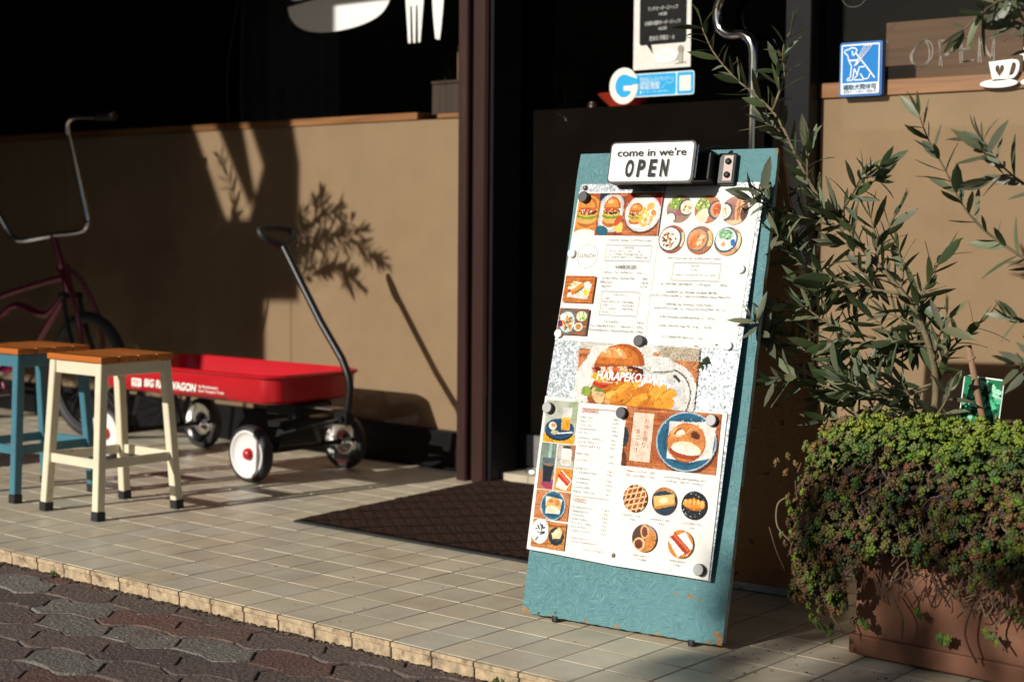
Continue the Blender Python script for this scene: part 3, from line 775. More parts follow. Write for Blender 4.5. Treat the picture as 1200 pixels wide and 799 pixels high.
# white cup cut-outs
def cup(x, label):
    t = thing('cup_ornament', label, 'ornament', (x, GY - .004, 1.648), group='white cup cut-outs on the right window')
    body = [(-.036, .078), (.052, .083), (.050, .072), (.034, .012), (-.02, .010)]
    heart = [(.005 + .017 * math.sin(a) ** 3, .047 + .0016 * (13 * math.cos(a) - 5 * math.cos(2 * a) - 2 * math.cos(3 * a) - math.cos(4 * a))) for a in [2 * math.pi * k / 26 for k in range(26)]]
    mb = MB(); mb.add(cutout([body, heart], .010, .001)); mb.build('cup', M['white'], t)
    mb = MB(); mb.add(cutout([[(.002 + .069 * math.cos(a), .001 + .0145 * math.sin(a)) for a in [2 * math.pi * k / 32 for k in range(32)]]], .010, .001)); mb.build('saucer', M['white'], t)
    outr = ss([(.050, .080), (.066, .080), (.076, .066), (.072, .040), (.058, .020), (.038, .016)], 5); inn = ss([(.041, .026), (.054, .030), (.062, .044), (.065, .062), (.060, .071), (.049, .071)], 5)
    mb = MB(); mb.add(cutout([outr + inn], .010, .001)); mb.build('handle', M['white'], t)
    return t
cup(2.607, 'white cup cut-out with a heart hole, whole in view on the right window')
cup(2.756, 'white cup cut-out cut off by the right edge of the picture')
fl_ = [(2.705 + (.026 if k % 2 else .012) * math.cos(2 * math.pi * k / 10), 1.748 + (.026 if k % 2 else .012) * math.sin(2 * math.pi * k / 10)) for k in range(10)]
solid('flower_ornament', [fl_], .008, M['white'], 'small white flower cut-out above the white cups at the right edge', 'ornament', GY - .004)

# chalk board behind the right window
t = thing('chalk_sign', 'brown board with OPEN in chalk behind the right window', 'sign', (2.36, 2.60, 1.693))
cb = (2.36, 2.60, 1.693)
mb = MB(); mb.box(2.075, 2.62, 2.60, 2.618, 1.693, 1.922, .003); mb.build('board', M['chalkb'], t, base=cb)
mb = MB()
def chalk(pts, w=.0085):
    for rep in range(2):
        q = [(x - .052 + random.uniform(-.004, .004) + rep * .007, 2.597, z + random.uniform(-.004, .004)) for x, z in pts]
        q = smoothline(q, 5); 
        for a, b_ in zip(q, q[1:]):
            d = b_ - a
            if d.length < 1e-5: continue
            nn = Vector((-d.z, 0, d.x)).normalized() * w * .3
            mb.poly([a - nn, b_ - nn, b_ + nn, a + nn])
chalk([(2.285, 1.845), (2.255, 1.83), (2.235, 1.79), (2.25, 1.75), (2.285, 1.745), (2.312, 1.78), (2.305, 1.83), (2.28, 1.848)])
chalk([(2.345, 1.838), (2.35, 1.79), (2.352, 1.742)]); chalk([(2.345, 1.838), (2.385, 1.835), (2.398, 1.81), (2.385, 1.788), (2.352, 1.785)])
chalk([(2.43, 1.84), (2.432, 1.80), (2.435, 1.752)]); chalk([(2.43, 1.838), (2.475, 1.843)]); chalk([(2.432, 1.80), (2.468, 1.802)]); chalk([(2.435, 1.752), (2.478, 1.757)])
chalk([(2.505, 1.745), (2.505, 1.79), (2.508, 1.838)]); chalk([(2.508, 1.838), (2.535, 1.79), (2.556, 1.752)]); chalk([(2.556, 1.752), (2.558, 1.80), (2.560, 1.842)])
mb.build('chalk_lettering', M['chalk'], t, base=cb)

# ledge clutter behind the glass
t = thing('wooden_box', 'dark wooden box on the ledge behind the left window', 'box', (-.12, 2.6, 1.655))
mb = MB(); mb.box(-.226, -.02, 2.53, 2.68, 1.657, 1.80, .003); mb.box(-.10, .05, 2.535, 2.675, 1.657, 1.76, .003)
mb.build('case', M['boxwood'], t, base=(-.12, 2.6, 1.655))
mb = MB(); mb.box(-.230, -.016, 2.526, 2.684, 1.801, 1.816, .003); mb.build('lid', M['boxwood'], t, base=(-.12, 2.6, 1.655))
t = thing('book', 'upright book with yellowed pages on the dark wooden box', 'book', (-.05, 2.6, 1.817))
mb = MB(); mb.box(-.074, -.036, 2.552, 2.66, 1.820, 1.968); mb.build('pages', M['page'], t, base=(-.05, 2.6, 1.817))
mb = MB(); mb.box(-.079, -.0745, 2.545, 2.665, 1.817, 1.974, .001); mb.box(-.0355, -.031, 2.545, 2.665, 1.817, 1.974, .001); mb.build('cover', M['tan'], t, base=(-.05, 2.6, 1.817))
mb = MB(); mb.lathe([(0, .005), (.05, .0), (.055, .006), (.10, .045), (.118, .066), (.112, .066), (.09, .04), (.04, .012), (0, .01)], 28, Matrix.Translation((.83, 2.62, 1.645)))
mb.box(.66, 1.2, 2.50, 2.9, 1.60, 1.6445)
tag(mb.build('serving_bowl', M['bowl'], base=(.83, 2.62, 1.645), smooth=True, auto=40), 'red lacquer bowl behind the door glass', 'bowl')
mb = MB(); mb.lathe([(0, 0), (.022, 0), (.025, .008), (.025, .026), (.020, .032), (.020, .040), (0, .041)], 18, Matrix.Translation((.66, 2.62, 1.645)))
tag(mb.build('jar', pm('amber_jar', (.035, .014, .006), .35), base=(.66, 2.62, 1.645), auto=40), 'small amber jar left of the red bowl behind the door', 'jar')
for k, (xa, xb, lab) in enumerate([(-1.655, -1.726, 'left strand of two thin grey cables hanging in the left window'), (-1.60, -1.616, 'right strand of two thin grey cables hanging in the left window')]):
    mb = MB(); mb.tube(smoothline([(xa + .03, 2.56, 2.72), (xa, 2.56, 2.32), (xb - .01, 2.56, 1.95), (xb, 2.56, 1.67)], 6), .0035, 6)
    tag(mb.build('hanging_cable', M['cable'], base=(xb, 2.56, 1.67), smooth=True), lab, 'cable', 'cables hanging in the left window')

# ================================================================== DOOR MAT
def mat_material():
    m = bpy.data.materials.new('coir_mat'); m.use_nodes = True
    t = m.node_tree; p = t.nodes['Principled BSDF']; L = t.links.new
    tc = t.nodes.new('ShaderNodeTexCoord')
    n = t.nodes.new('ShaderNodeTexNoise'); n.inputs['Scale'].default_value = 150; n.inputs['Detail'].default_value = 4
    L(tc.outputs['Object'], n.inputs['Vector'])
    hs = []
    for ang in (50.5, -39.5):
        mp = t.nodes.new('ShaderNodeMapping'); mp.inputs['Rotation'].default_value = (0, 0, R(-ang)); L(tc.outputs['Object'], mp.inputs['Vector'])
        w = t.nodes.new('ShaderNodeTexWave'); w.inputs['Scale'].default_value = 2.55 if ang > 0 else 9; w.inputs['Distortion'].default_value = .6; w.inputs['Detail Scale'].default_value = 6
        w.bands_direction = 'Y' if ang < 0 else 'Y'
        L(mp.outputs[0], w.inputs['Vector'])
        r_ = t.nodes.new('ShaderNodeMapRange'); r_.inputs['From Min'].default_value = 0; r_.inputs['From Max'].default_value = .10 if ang > 0 else .5; L(w.outputs['Fac'], r_.inputs['Value']); hs.append(r_)
    mu = t.nodes.new('ShaderNodeMath'); mu.operation = 'MULTIPLY'; L(hs[0].outputs[0], mu.inputs[0])
    k = t.nodes.new('ShaderNodeMapRange'); k.inputs['To Min'].default_value = .72; L(hs[1].outputs[0], k.inputs['Value']); L(k.outputs[0], mu.inputs[1])
    cr = t.nodes.new('ShaderNodeValToRGB'); cr.color_ramp.elements[0].color = (.020, .010, .007, 1); cr.color_ramp.elements[1].color = (.085, .046, .032, 1)
    mm = t.nodes.new('ShaderNodeMath'); mm.operation = 'MULTIPLY'; L(mu.outputs[0], mm.inputs[0]); L(n.outputs['Fac'], mm.inputs[1])
    L(mm.outputs[0], cr.inputs[0]); L(cr.outputs[0], p.inputs['Base Color']); p.inputs['Roughness'].default_value = 1; p.inputs['Specular IOR Level'].default_value = .1
    b = t.nodes.new('ShaderNodeBump'); b.inputs['Strength'].default_value = 1; b.inputs['Distance'].default_value = .008; L(mm.outputs[0], b.inputs['Height']); L(b.outputs[0], p.inputs['Normal'])
    return m
t = thing('door_mat', 'brown ribbed doormat lying between the door and the signboard', 'mat', (1.0, 1.6, 0.001))
def matpt(a, b): # a along width 0..1, b depth 0..1
    fl, fr, bl = Vector((.466, 1.006, 0)), Vector((1.86, 1.02, 0)), Vector((.367, 2.282, 0)); return fl + (fr - fl) * a + (bl - fl) * b
mb = MB(); n = 60
G = [[mb.bm.verts.new(matpt(.012 + .976 * i / n, .014 + .972 * j / n) + Vector((0, 0, .014 + random.uniform(-.0022, .0022)))) for j in range(n + 1)] for i in range(n + 1)]
for i in range(n):
    for j in range(n): mb.bm.faces.new((G[i][j], G[i + 1][j], G[i + 1][j + 1], G[i][j + 1]))
mb.build('pile', mat_material(), t, True, base=(1.0, 1.6, .001))
mb = MB(); c = [matpt(0, 0), matpt(1, 0), matpt(1, 1), matpt(0, 1)]
b = bmesh.new(); A = [b.verts.new(p + Vector((0, 0, .0015))) for p in c]; B = [b.verts.new(p * 1 + Vector((0, 0, .009))) for p in c]
b.faces.new(A[::-1]); b.faces.new(B)
for i in range(4): b.faces.new((A[i - 1], A[i], B[i], B[i - 1]))
mb.add(b); mb.build('backing', M['rubber'], t, base=(1.0, 1.6, .001))

# ================================================================== STOOLS
def make_stool(paint, label):
    t = thing('stool', label, 'stool', (0, 0, 0), group='slatted stools on the terrace')
    H = .598
    n = 4; sw = .345 / n
    for k in range(n):
        s_ = MB(); s_.box(-.175, .175, -.172 + k * .0875, -.172 + k * .0875 + .082, H, H + .024, .004, seg=2); s_.build('seat_slat', M['seat'], t)
    f = MB()
    for sgn in (-1, 1):
        f.box(-.150, .150, sgn * .150 - .010, sgn * .150 + .010, H - .052, H - .001, .003); f.box(sgn * .150 - .010, sgn * .150 + .010, -.139, .139, H - .052, H - .0012, .003)
    f.build('apron', paint, t)
    top, bot = .148, (.168, .186)
    for sx in (-1, 1):
        for sy in (-1, 1):
            a = Vector((sx * bot[0], sy * bot[1], .034)); bb = Vector((sx * top, sy * top, H - .003))
            l = MB(); l.beam(a, bb, .036, .036, (0, 1, 0), .003); lo = l.build('leg', paint, t)
            q = MB(); d = (bb - a).normalized(); q.beam(a - d * .034, a + d * .001, .041, .041, (0, 1, 0), .003); q.build('rubber_foot', M['rubber'], lo)
    def at(sx, sy, z):
        k = (z - .034) / (H - .037); return Vector((sx * (bot[0] + (top - bot[0]) * k), sy * (bot[1] + (top - bot[1]) * k), z))
    for (a, b_) in (((-1, -1), (1, -1)), ((-1, 1), (1, 1)), ((-1, -1), (-1, 1)), ((1, -1), (1, 1))):
        z = .212; p, q = at(*a, z), at(*b_, z); d = (q - p).normalized()
        s_ = MB(); s_.beam(p + d * .019, q - d * .019, .014, .036, (0, 0, 1) if abs(d.x) > .5 else (0, 0, 1), .002)
        s_.build('stretcher', paint, t)
    return t
s1 = make_stool(M['cream'], 'cream metal stool with an orange wooden slat seat in front of the wagon')
s1.location = Vector((-.275, .72, 0)) * U
s2 = copy_tree(s1)
s2['label'] = 'blue metal stool with an orange slat seat cut by the left edge'
s2.location = Vector((-.848, .735, 0)) * U
for ch in list(s2.children):
    if ch.data.materials[0] == M['cream']:
        ch.data = ch.data.copy(); ch.data.materials[0] = M['bluep']

# ================================================================== RED WAGON
wb = (-.85, 1.815, 0)
wag = thing('toy_wagon', 'red metal pull wagon with a raised black handle parked by the window', 'wagon', wb)
TX0, TX1, TY0, TY1 = -1.50, -.245, 1.535, 2.095
mb = MB(); b = bmesh.new()
outer0 = rrect(TX0 + .03, TX1 - .03, TY0 + .02, TY1 - .02, .085, 8); outer1 = rrect(TX0, TX1, TY0, TY1, .095, 8)
rings = []
def ring_(pts, z): rings.append([b.verts.new((x, y, z)) for x, y in pts])
def off(pts, d):
    cx, cy = (TX0 + TX1) / 2, (TY0 + TY1) / 2; hx, hy = (TX1 - TX0) / 2, (TY1 - TY0) / 2
    return [(cx + (x - cx) * (hx + d) / hx, cy + (y - cy) * (hy + d) / hy) for x, y in pts]
ring_(off(outer0, -.03), .340); ring_(outer0, .347); ring_(off(outer1, -.008), .36); ring_(off(outer1, -.001), .455); ring_(off(outer1, .006), .458)
ring_(off(outer1, .012), .466); ring_(off(outer1, .008), .474); ring_(off(outer1, 0), .476); ring_(off(outer1, -.006), .470); ring_(off(outer1, -.012), .40); ring_(off(outer0, -.02), .365); ring_(off(outer0, -.05), .358)
for A, B in zip(rings, rings[1:]):
    for k in range(len(A)): b.faces.new((A[k - 1], A[k], B[k], B[k - 1]))
b.faces.new(rings[0]); b.faces.new(rings[-1])
bmesh.ops.recalc_face_normals(b, faces=b.faces[:])
mb.add(b); tray = mb.build('tray', M['red'], wag, True, base=wb, auto=50)
f = Flat(.0004); 
f.text('BIG RED WAGON', -1.130, -.752, .360, .034, '#f2efe8', .035, .18)
f.text('by Roadmaster', -.735, -.600, .380, .013, '#f2efe8', .012, .1); f.text('Kool Transport Tools', -.735, -.560, .361, .012, '#f2efe8', .012)
f.poly(rrect(-1.222, -1.150, .356, .392, .003), '#f2efe8'); f.text('TOY', -1.214, -1.160, .362, .022, '#b01020', .03)
f.ticks(-1.222, -1.15, .349, .005, '#f2efe8')
o = f.mesh('lettering', M['paper'], wag); o.location = ((0 - wb[0]) * U, (TY0 - .001 - wb[1]) * U, (0.014 - wb[2]) * U)
# side face leans a little, so the lettering leans with it
def axle_set(x, name):
    q = MB(); q.tube([(x, 1.545, .128), (x, 2.085, .128)], .012, 10)
    for y in (1.66, 1.97):
        q.beam((x - .075, y, .335), (x, y, .128), .034, .010, (0, 1, 0), .002); q.beam((x + .075, y, .335), (x, y, .128), .034, .010, (0, 1, 0), .002)
    q.box(x - .10, x + .10, 1.63, 2.0, .326, .339, .003)
    return q.build(name, M['blackp'], wag, base=wb, auto=40)
axle_set(-1.40, 'rear_axle')
q = MB(); q.tube([(-.375, 1.545, .128), (-.375, 2.085, .128)], .013, 10)
q.box(-.415, -.335, 1.66, 1.97, .235, .262, .004); q.beam((-.375, 1.67, .128), (-.375, 1.72, .245), .04, .012, (0, 1, 0), .002); q.beam((-.375, 1.96, .128), (-.375, 1.91, .245), .04, .012, (0, 1, 0), .002)
q.box(-.47, -.28, 1.70, 1.93, .285, .339, .004); q.tube([(-.375, 1.815, .262), (-.375, 1.815, .285)], .05, 16)
q.build('front_axle', M['blackp'], wag, base=wb, auto=40)
q = MB()
for y in (1.70, 1.93): q.beam((-.375, y, .20), (-.085, 1.815 + (y - 1.815) * .18, .285), .045, .010, (0, 0, 1), .002)
q.box(-.13, -.05, 1.79, 1.84, .255, .315, .006); q.tube([(-.075, 1.775, .285), (-.075, 1.855, .285)], .014, 12)
q.build('tongue', M['blackp'], wag, base=wb, auto=40)
q = MB(); q.box(-.30, -.12, 1.77, 1.86, .318, .326, .002); q.build('tongue_plate', M['steel'], wag, base=wb)
hp = smoothline([(-.075, 1.815, .285), (-.058, 1.815, .36), (-.050, 1.815, .42), (-.062, 1.815, .475), (-.10, 1.815, .545)], 6) + [Vector((-.233, 1.815, .70)), Vector((-.36, 1.815, .872)), Vector((-.486, 1.815, 1.045))]
q = MB(); q.tube(hp, .0175, 12); hd = q.build('handle', M['blackp'], wag, True, base=wb, auto=60)
gd = Vector((-.126, 0, .173)).normalized()
gp = [Vector((-.486, 1.815, 1.045)) + Vector((0, s_, 0)) + gd * h for s_, h in [(0, -.01), (-.05, .012), (-.088, .035), (-.098, .062), (-.08, .082), (0, .09), (.08, .082), (.098, .062), (.088, .035), (.05, .012)]]
gp = smoothline(gp + [gp[0]], 5)[:-1]
q = MB(); q.tube(gp, .0165, 10, closed=True); q.build('grip', M['rubber'], hd, True, base=wb)
def wheel(x, y, side):
    """side -1: outer face looks to -y"""
    Mx = Matrix.Translation((x, y, .128)) @ Matrix.Rotation(R(90) * (1 if side < 0 else -1), 4, 'X')
    q = MB(); q.lathe([(.100, -.024), (.114, -.026), (.124, -.020), (.128, -.008), (.128, .008), (.124, .020), (.114, .027), (.106, .028), (.103, .02), (.100, -.024)], 40, Mx)
    wh = q.build('wheel', M['tyre'], wag, True, base=wb, auto=45)
    q = MB(); q.lathe([(.1055, .0265), (.102, .0295), (.096, .0285), (.090, .020), (.080, .012), (.03, .010), (.0, .010)], 40, Mx); q.build('rim', M['white'], wh, True, base=wb, auto=45)
    q = MB(); q.lathe([(.1005, -.0235), (.092, -.020), (.06, -.004), (.045, -.008), (.03, -.024), (.012, -.03), (0, -.03)], 36, Mx); q.build('inner_dish', M['chrome'], wh, True, base=wb, auto=45)
    q = MB(); q.lathe([(.027, .010), (.027, .020), (.022, .030), (.012, .036), (0, .038)], 24, Mx); q.build('hub_cap', M['red'], wh, True, base=wb, auto=60)
for x in (-.375, -1.40):
    wheel(x, 1.528, -1); wheel(x, 2.102, 1)

# ================================================================== BICYCLE
bb_ = (-2.7, 1.95, 0)
bk = thing('bicycle', 'magenta lowrider bicycle with tall chrome ape-hanger bars in the shade', 'bicycle', bb_)
def bt(name, pts, r, mat, n=10, par=bk, sm=True):
    q = MB(); q.tube(pts, r, n); return q.build(name, mat, par, sm, base=bb_, auto=60)
Y = 1.95
bars = smoothline([(-1.88, Y - .02, 1.680), (-2.05, Y - .02, 1.685), (-2.19, Y - .02, 1.692)], 3) + smoothline([(-2.255, Y - .015, 1.685), (-2.295, Y - .01, 1.655), (-2.304, Y, 1.60)], 5) + \
    smoothline([(-2.185, Y + .03, 1.17), (-2.19, Y + .03, 1.12), (-2.25, Y + .03, 1.09), (-2.454, Y, 1.068), (-2.62, Y - .06, 1.04), (-2.70, Y - .08, 1.05), (-2.75, Y - .09, 1.10)], 5) + \
    smoothline([(-2.95, Y - .15, 1.40), (-3.08, Y - .2, 1.60), (-3.12, Y - .2, 1.655), (-3.09, Y - .2, 1.68), (-2.98, Y - .2, 1.69), (-2.7, Y - .2, 1.69)], 5)
hb = bt('handlebar', bars, .0145, M['chrome'], 12)
bt('grip', [(-2.02, Y - .02, 1.684), (-1.87, Y - .02, 1.680)], .021, M['rubber'], 12, hb)
bt('grip', [(-2.85, Y - .2, 1.69), (-2.68, Y - .2, 1.69)], .021, M['rubber'], 12, hb)
bt('stem', [(-2.455, Y, 1.07), (-2.42, Y, 1.0), (-2.355, Y, .87)], .018, M['magenta'])
q = MB(); q.tube([(-2.36, Y, .90), (-2.30, Y, .74)], .028, 14); q.tube([(-2.365, Y, .905), (-2.357, Y, .885)], .036, 14); q.tube([(-2.303, Y, .75), (-2.297, Y, .73)], .036, 14); q.build('head_tube', M['magenta'], bk, True, base=bb_, auto=50)
q = MB(); q.tube(smoothline([(-2.34, Y, .85), (-2.6, Y, .80), (-2.97, Y, .72), (-3.25, Y, .62)], 6), .018, 10)
q.tube(smoothline([(-2.31, Y, .79), (-2.52, Y, .64), (-2.8, Y, .68), (-3.0, Y, .60), (-3.25, Y, .585)], 5), .020, 10)
q.tube(smoothline([(-2.305, Y, .77), (-2.50, Y, .59), (-2.72, Y, .38), (-2.93, Y, .30)], 6), .020, 10)
q.tube([(-3.26, Y, .72), (-2.95, Y, .30)], .018, 10)
for s_ in (-1, 1):
    q.tube([(-2.95, Y + s_ * .03, .30), (-3.55, Y + s_ * .06, .33)], .012, 8); q.tube([(-3.25, Y + s_ * .03, .66), (-3.55, Y + s_ * .06, .33)], .011, 8)
q.build('frame', M['magenta'], bk, True, base=bb_, auto=60)
q = MB()
for s_ in (-1, 1):
    q.tube(smoothline([(-2.30, Y + s_ * .05, .76), (-2.26, Y + s_ * .055, .62), (-2.20, Y + s_ * .06, .48), (-2.14, Y + s_ * .065, .335)], 4), .013, 8)
q.box(-2.325, -2.275, Y - .065, Y + .065, .735, .765, .005)
q.build('fork', M['blackp'], bk, True, base=bb_, auto=50)
q = MB()
for s_ in (-1, 1):
    q.tube(smoothline([(-2.335, Y + s_ * .03, .885), (-2.26, Y + s_ * .05, .82), (-2.17, Y + s_ * .06, .69), (-2.125, Y + s_ * .065, .58), (-2.105, Y + s_ * .065, .45), (-2.14, Y + s_ * .07, .335)], 5), .012, 8)
q.build('fork_brace', M['magenta'], bk, True, base=bb_, auto=60)
def bwheel(x, r):
    Mx = Matrix.Translation((x, Y, .335)) @ Matrix.Rotation(R(90), 4, 'X')
    q = MB(); q.lathe([(r - .045 + .03 * math.cos(a) + .015, .03 * math.sin(a)) for a in [2 * math.pi * k / 12 for k in range(13)]], 44, Mx); w = q.build('wheel', M['tyre'], bk, True, base=bb_)
    q = MB(); q.lathe([(r - .062, -.014), (r - .052, -.016), (r - .048, 0), (r - .052, .016), (r - .062, .014), (r - .062, -.014)], 44, Mx); q.build('rim', M['dimsteel'], w, True, base=bb_, auto=40)
    q = MB(); q.tube([(x, Y - .05, .335), (x, Y + .05, .335)], .02, 12)
    for k in range(28):
        a = 2 * math.pi * k / 28; s_ = .03 if k % 2 else -.03
        q.tube([(x + .018 * math.cos(a + .6), Y + s_, .335 + .018 * math.sin(a + .6)), (x + (r - .062) * math.cos(a), Y, .335 + (r - .062) * math.sin(a))], .0022, 4)
    q.build('spokes', M['dimsteel'], w, True, base=bb_, auto=50)
bwheel(-2.14, .335); bwheel(-3.55, .335)
q = MB(); q.lathe([(0, .06), (.05, .062), (.075, .05), (.08, .03), (.05, 0), (0, 0)], 20, Matrix.Translation((-3.33, Y, .80)) @ Matrix.Diagonal((2.0, 1.0, 1.0, 1))); q.tube([(-3.33, Y, .80), (-3.25, Y, .66)], .014, 8)
q.build('saddle', M['rubber'], bk, True, base=bb_, auto=60)
q = MB(); q.tube([(-2.95, Y - .06, .30), (-2.95, Y + .06, .30)], .03, 12); q.beam((-2.95, Y - .07, .30), (-2.80, Y - .07, .20), .02, .012); q.box(-2.85, -2.75, Y - .17, Y - .08, .19, .21, .003)
q.beam((-2.95, Y + .07, .30), (-3.1, Y + .07, .40), .02, .012); q.box(-3.15, -3.05, Y + .08, Y + .17, .39, .41, .003); q.build('crank', M['chrome'], bk, base=bb_)
bt('kickstand', [(-2.98, Y - .05, .30), (-3.05, Y - .24, .012)], .012, M['chrome'])

# ================================================================== A-BOARD SIGN
BL = Vector((2.043, .442, .008))
bu = Vector((.996766, .0803594, 0)).normalized(); bv_ = Vector((-.017002, .210892, .977361)); bv_ = (bv_ - bu * bu.dot(bv_)).normalized(); bn = bu.cross(bv_)
BM3 = Matrix(((bu.x, -bn.x, bv_.x), (bu.y, -bn.y, bv_.y), (bu.z, -bn.z, bv_.z)))
BW, BH, BT = .648, 1.368, .018
sg = thing('sandwich_board', 'teal painted wooden A-frame board covered in menu sheets', 'signboard', BL, mat3=BM3)
# front panel with slightly ragged lower edge and knocked corners
mb = MB(); n = 40
edge = []
for k in range(n + 1):
    e = random.uniform(-.0015, .0015)
    if k < 2 or k > n - 2: e += .006 + random.uniform(0, .004)
    edge.append((BW * k / n, .006 + e))
right = [(BW + random.uniform(-.0012, .0012), BH * k / 30) for k in range(1, 30)]
topr = [(BW - .004, BH), (BW * .6, BH - .001), (.003, BH - .003)]
left = [(random.uniform(-.0012, .0012), BH * k / 30) for k in range(29, 0, -1)]
mb.prism(edge + right + topr + left, BT)
bmesh.ops.recalc_face_normals(mb.bm, faces=mb.bm.faces[:])
def chip(cx, cz, r, n=11, sx=1.0):
    P = [(cx + r * sx * random.uniform(.55, 1.15) * math.cos(2 * math.pi * k / n), cz + r * random.uniform(.55, 1.15) * math.sin(2 * math.pi * k / n)) for k in range(n)]
    P = clip_poly(P, [(.0015, .008), (BW - .0015, .008), (BW - .0015, BH - .003), (.0015, BH - .003)])
    if len(P) > 2: mb.poly([(x, -.0005, z) for x, z in P])
chip(.640, .014, .026, sx=.7); chip(.628, .035, .012); chip(.606, .012, .008); chip(.004, .014, .012); chip(.018, .012, .007); chip(.32, .010, .007, sx=2); chip(.22, .009, .005, sx=3); chip(.535, .125, .007, sx=1.8); chip(.565, .118, .005); chip(.49, .128, .004, sx=2); chip(.644, 1.36, .008); chip(.10, .009, .004, sx=3); chip(.45, .009, .005, sx=2.5)
for k in range(26): chip(random.choice([.002, BW - .002]), random.uniform(.05, 1.3), random.uniform(.0015, .004), 7)
o = mb.build('front_panel', [M['teal'], M['edge'], pm('bare_chip_wood', (.30, .17, .075), .8, var=.45, vscale=90)], sg)
for p in o.data.polygons:
    if abs(p.normal.y) < .5: p.material_index = 1
    elif p.center.y < -.0002: p.material_index = 2
mb = MB()
def rp(x, k, d):   # rear leg panel: k 0 top .. 1 bottom
    a = Vector((x, .028, 1.352)); b_ = Vector((x + .056, .686, .136)); return a + (b_ - a) * k + Vector((0, .876, .48)).normalized() * d
P = [rp(0, 0, 0), rp(BW, 0, 0), rp(BW, 1, 0), rp(0, 1, 0)]; Q = [rp(0, 0, .016), rp(BW, 0, .016), rp(BW, 1, .016), rp(0, 1, .016)]
b = bmesh.new(); A = [b.verts.new(p) for p in P]; B = [b.verts.new(p) for p in Q]
b.faces.new(A); b.faces.new(B[::-1])
for i in range(4): b.faces.new((A[i], A[i - 1], B[i - 1], B[i]))
bmesh.ops.recalc_face_normals(b, faces=b.faces[:]); mb.add(b); mb.build('rear_panel', M['osb'], sg)
mb = MB(); c0, c1 = rp(0, .985, -.004), rp(BW, .985, -.004); mb.beam(c0, c1, .022, .008, (0, 1, 0), .001); mb.build('rear_skirting', M['edge'], sg)
for x in (.06, BW - .06):
    mb = MB(); mb.box(x - .03, x + .03, BT + .0005, BT + .006, BH - .09, BH - .02, .001); mb.tube([(x - .03, BT + .006, BH - .012), (x + .03, BT + .006, BH - .012)], .006, 8); mb.build('hinge', M['bronze'], sg)
for x in (.115, .555):
    mb = MB(); mb.lathe([(0, -.0075), (.011, -.0075), (.013, 0), (.013, .010), (0, .010)], 16, Matrix.Translation((x, .008, .0))); mb.build('rubber_foot', M['rubber'], sg, True, auto=40)
S0, S1 = .172, 1.272
def soff(z): return -(.003 + .030 * (S1 - z) / (S1 - .63)) if z > .63 else -(.033 - .014 * (.63 - z) / (.63 - S0))
f = MB(); f.poly([(.006, soff(S0), S0 + .012), (.598, soff(S0), S0), (.620, soff(S1), S1), (.020, soff(S1), S1)])
for v in f.bm.verts: pass
b = bmesh.new()
cs = [(.004, S0 + .014), (.600, S0), (.612, .63), (.621, S1), (.018, S1), (.011, .63)]
A = [b.verts.new((x, soff(z), z)) for x, z in cs]; B = [b.verts.new((x, soff(z) + .0018, z)) for x, z in cs]
for q in ((0, 1, 2, 5), (5, 2, 3, 4)): b.faces.new([A[i] for i in q]); b.faces.new([B[i] for i in q][::-1])
for i in range(6): b.faces.new((A[i - 1], A[i], B[i], B[i - 1]))
f.bm.free(); f.bm = bmesh.new(); bmesh.ops.recalc_face_normals(b, faces=b.faces[:]); f.add(b)
def galv_mat():
    m = bpy.data.materials.new('galvanised_sheet'); m.use_nodes = True
    t = m.node_tree; p = t.nodes['Principled BSDF']; L = t.links.new
    tc = t.nodes.new('ShaderNodeTexCoord'); v = t.nodes.new('ShaderNodeTexVoronoi'); v.inputs['Scale'].default_value = 240
    L(tc.outputs['Object'], v.inputs['Vector']); sx = t.nodes.new('ShaderNodeSeparateColor'); L(v.outputs['Color'], sx.inputs[0])
    cr = t.nodes.new('ShaderNodeValToRGB'); cr.color_ramp.elements[0].color = (.13, .155, .17, 1); cr.color_ramp.elements[1].color = (.46, .50, .53, 1)
    L(sx.outputs[0], cr.inputs[0]); L(cr.outputs[0], p.inputs['Base Color']); p.inputs['Metallic'].default_value = .35
    mr = t.nodes.new('ShaderNodeMapRange'); mr.inputs['To Min'].default_value = .3; mr.inputs['To Max'].default_value = .6; L(sx.outputs[1], mr.inputs['Value']); L(mr.outputs[0], p.inputs['Roughness'])
    return m
f.build('metal_sheet', galv_mat(), sg)
for x, z in ((.037, 1.260), (.610, 1.255), (.30, 1.262), (.296, .204)):
    q = MB(); q.lathe([(0, .006), (.005, .005), (.008, 0), (.008, -.001)], 14, Matrix.Translation((x, soff(z) - .0012, z)) @ Matrix.Rotation(R(90), 4, 'X')); q.build('rivet', M['bronze'], sg, True)

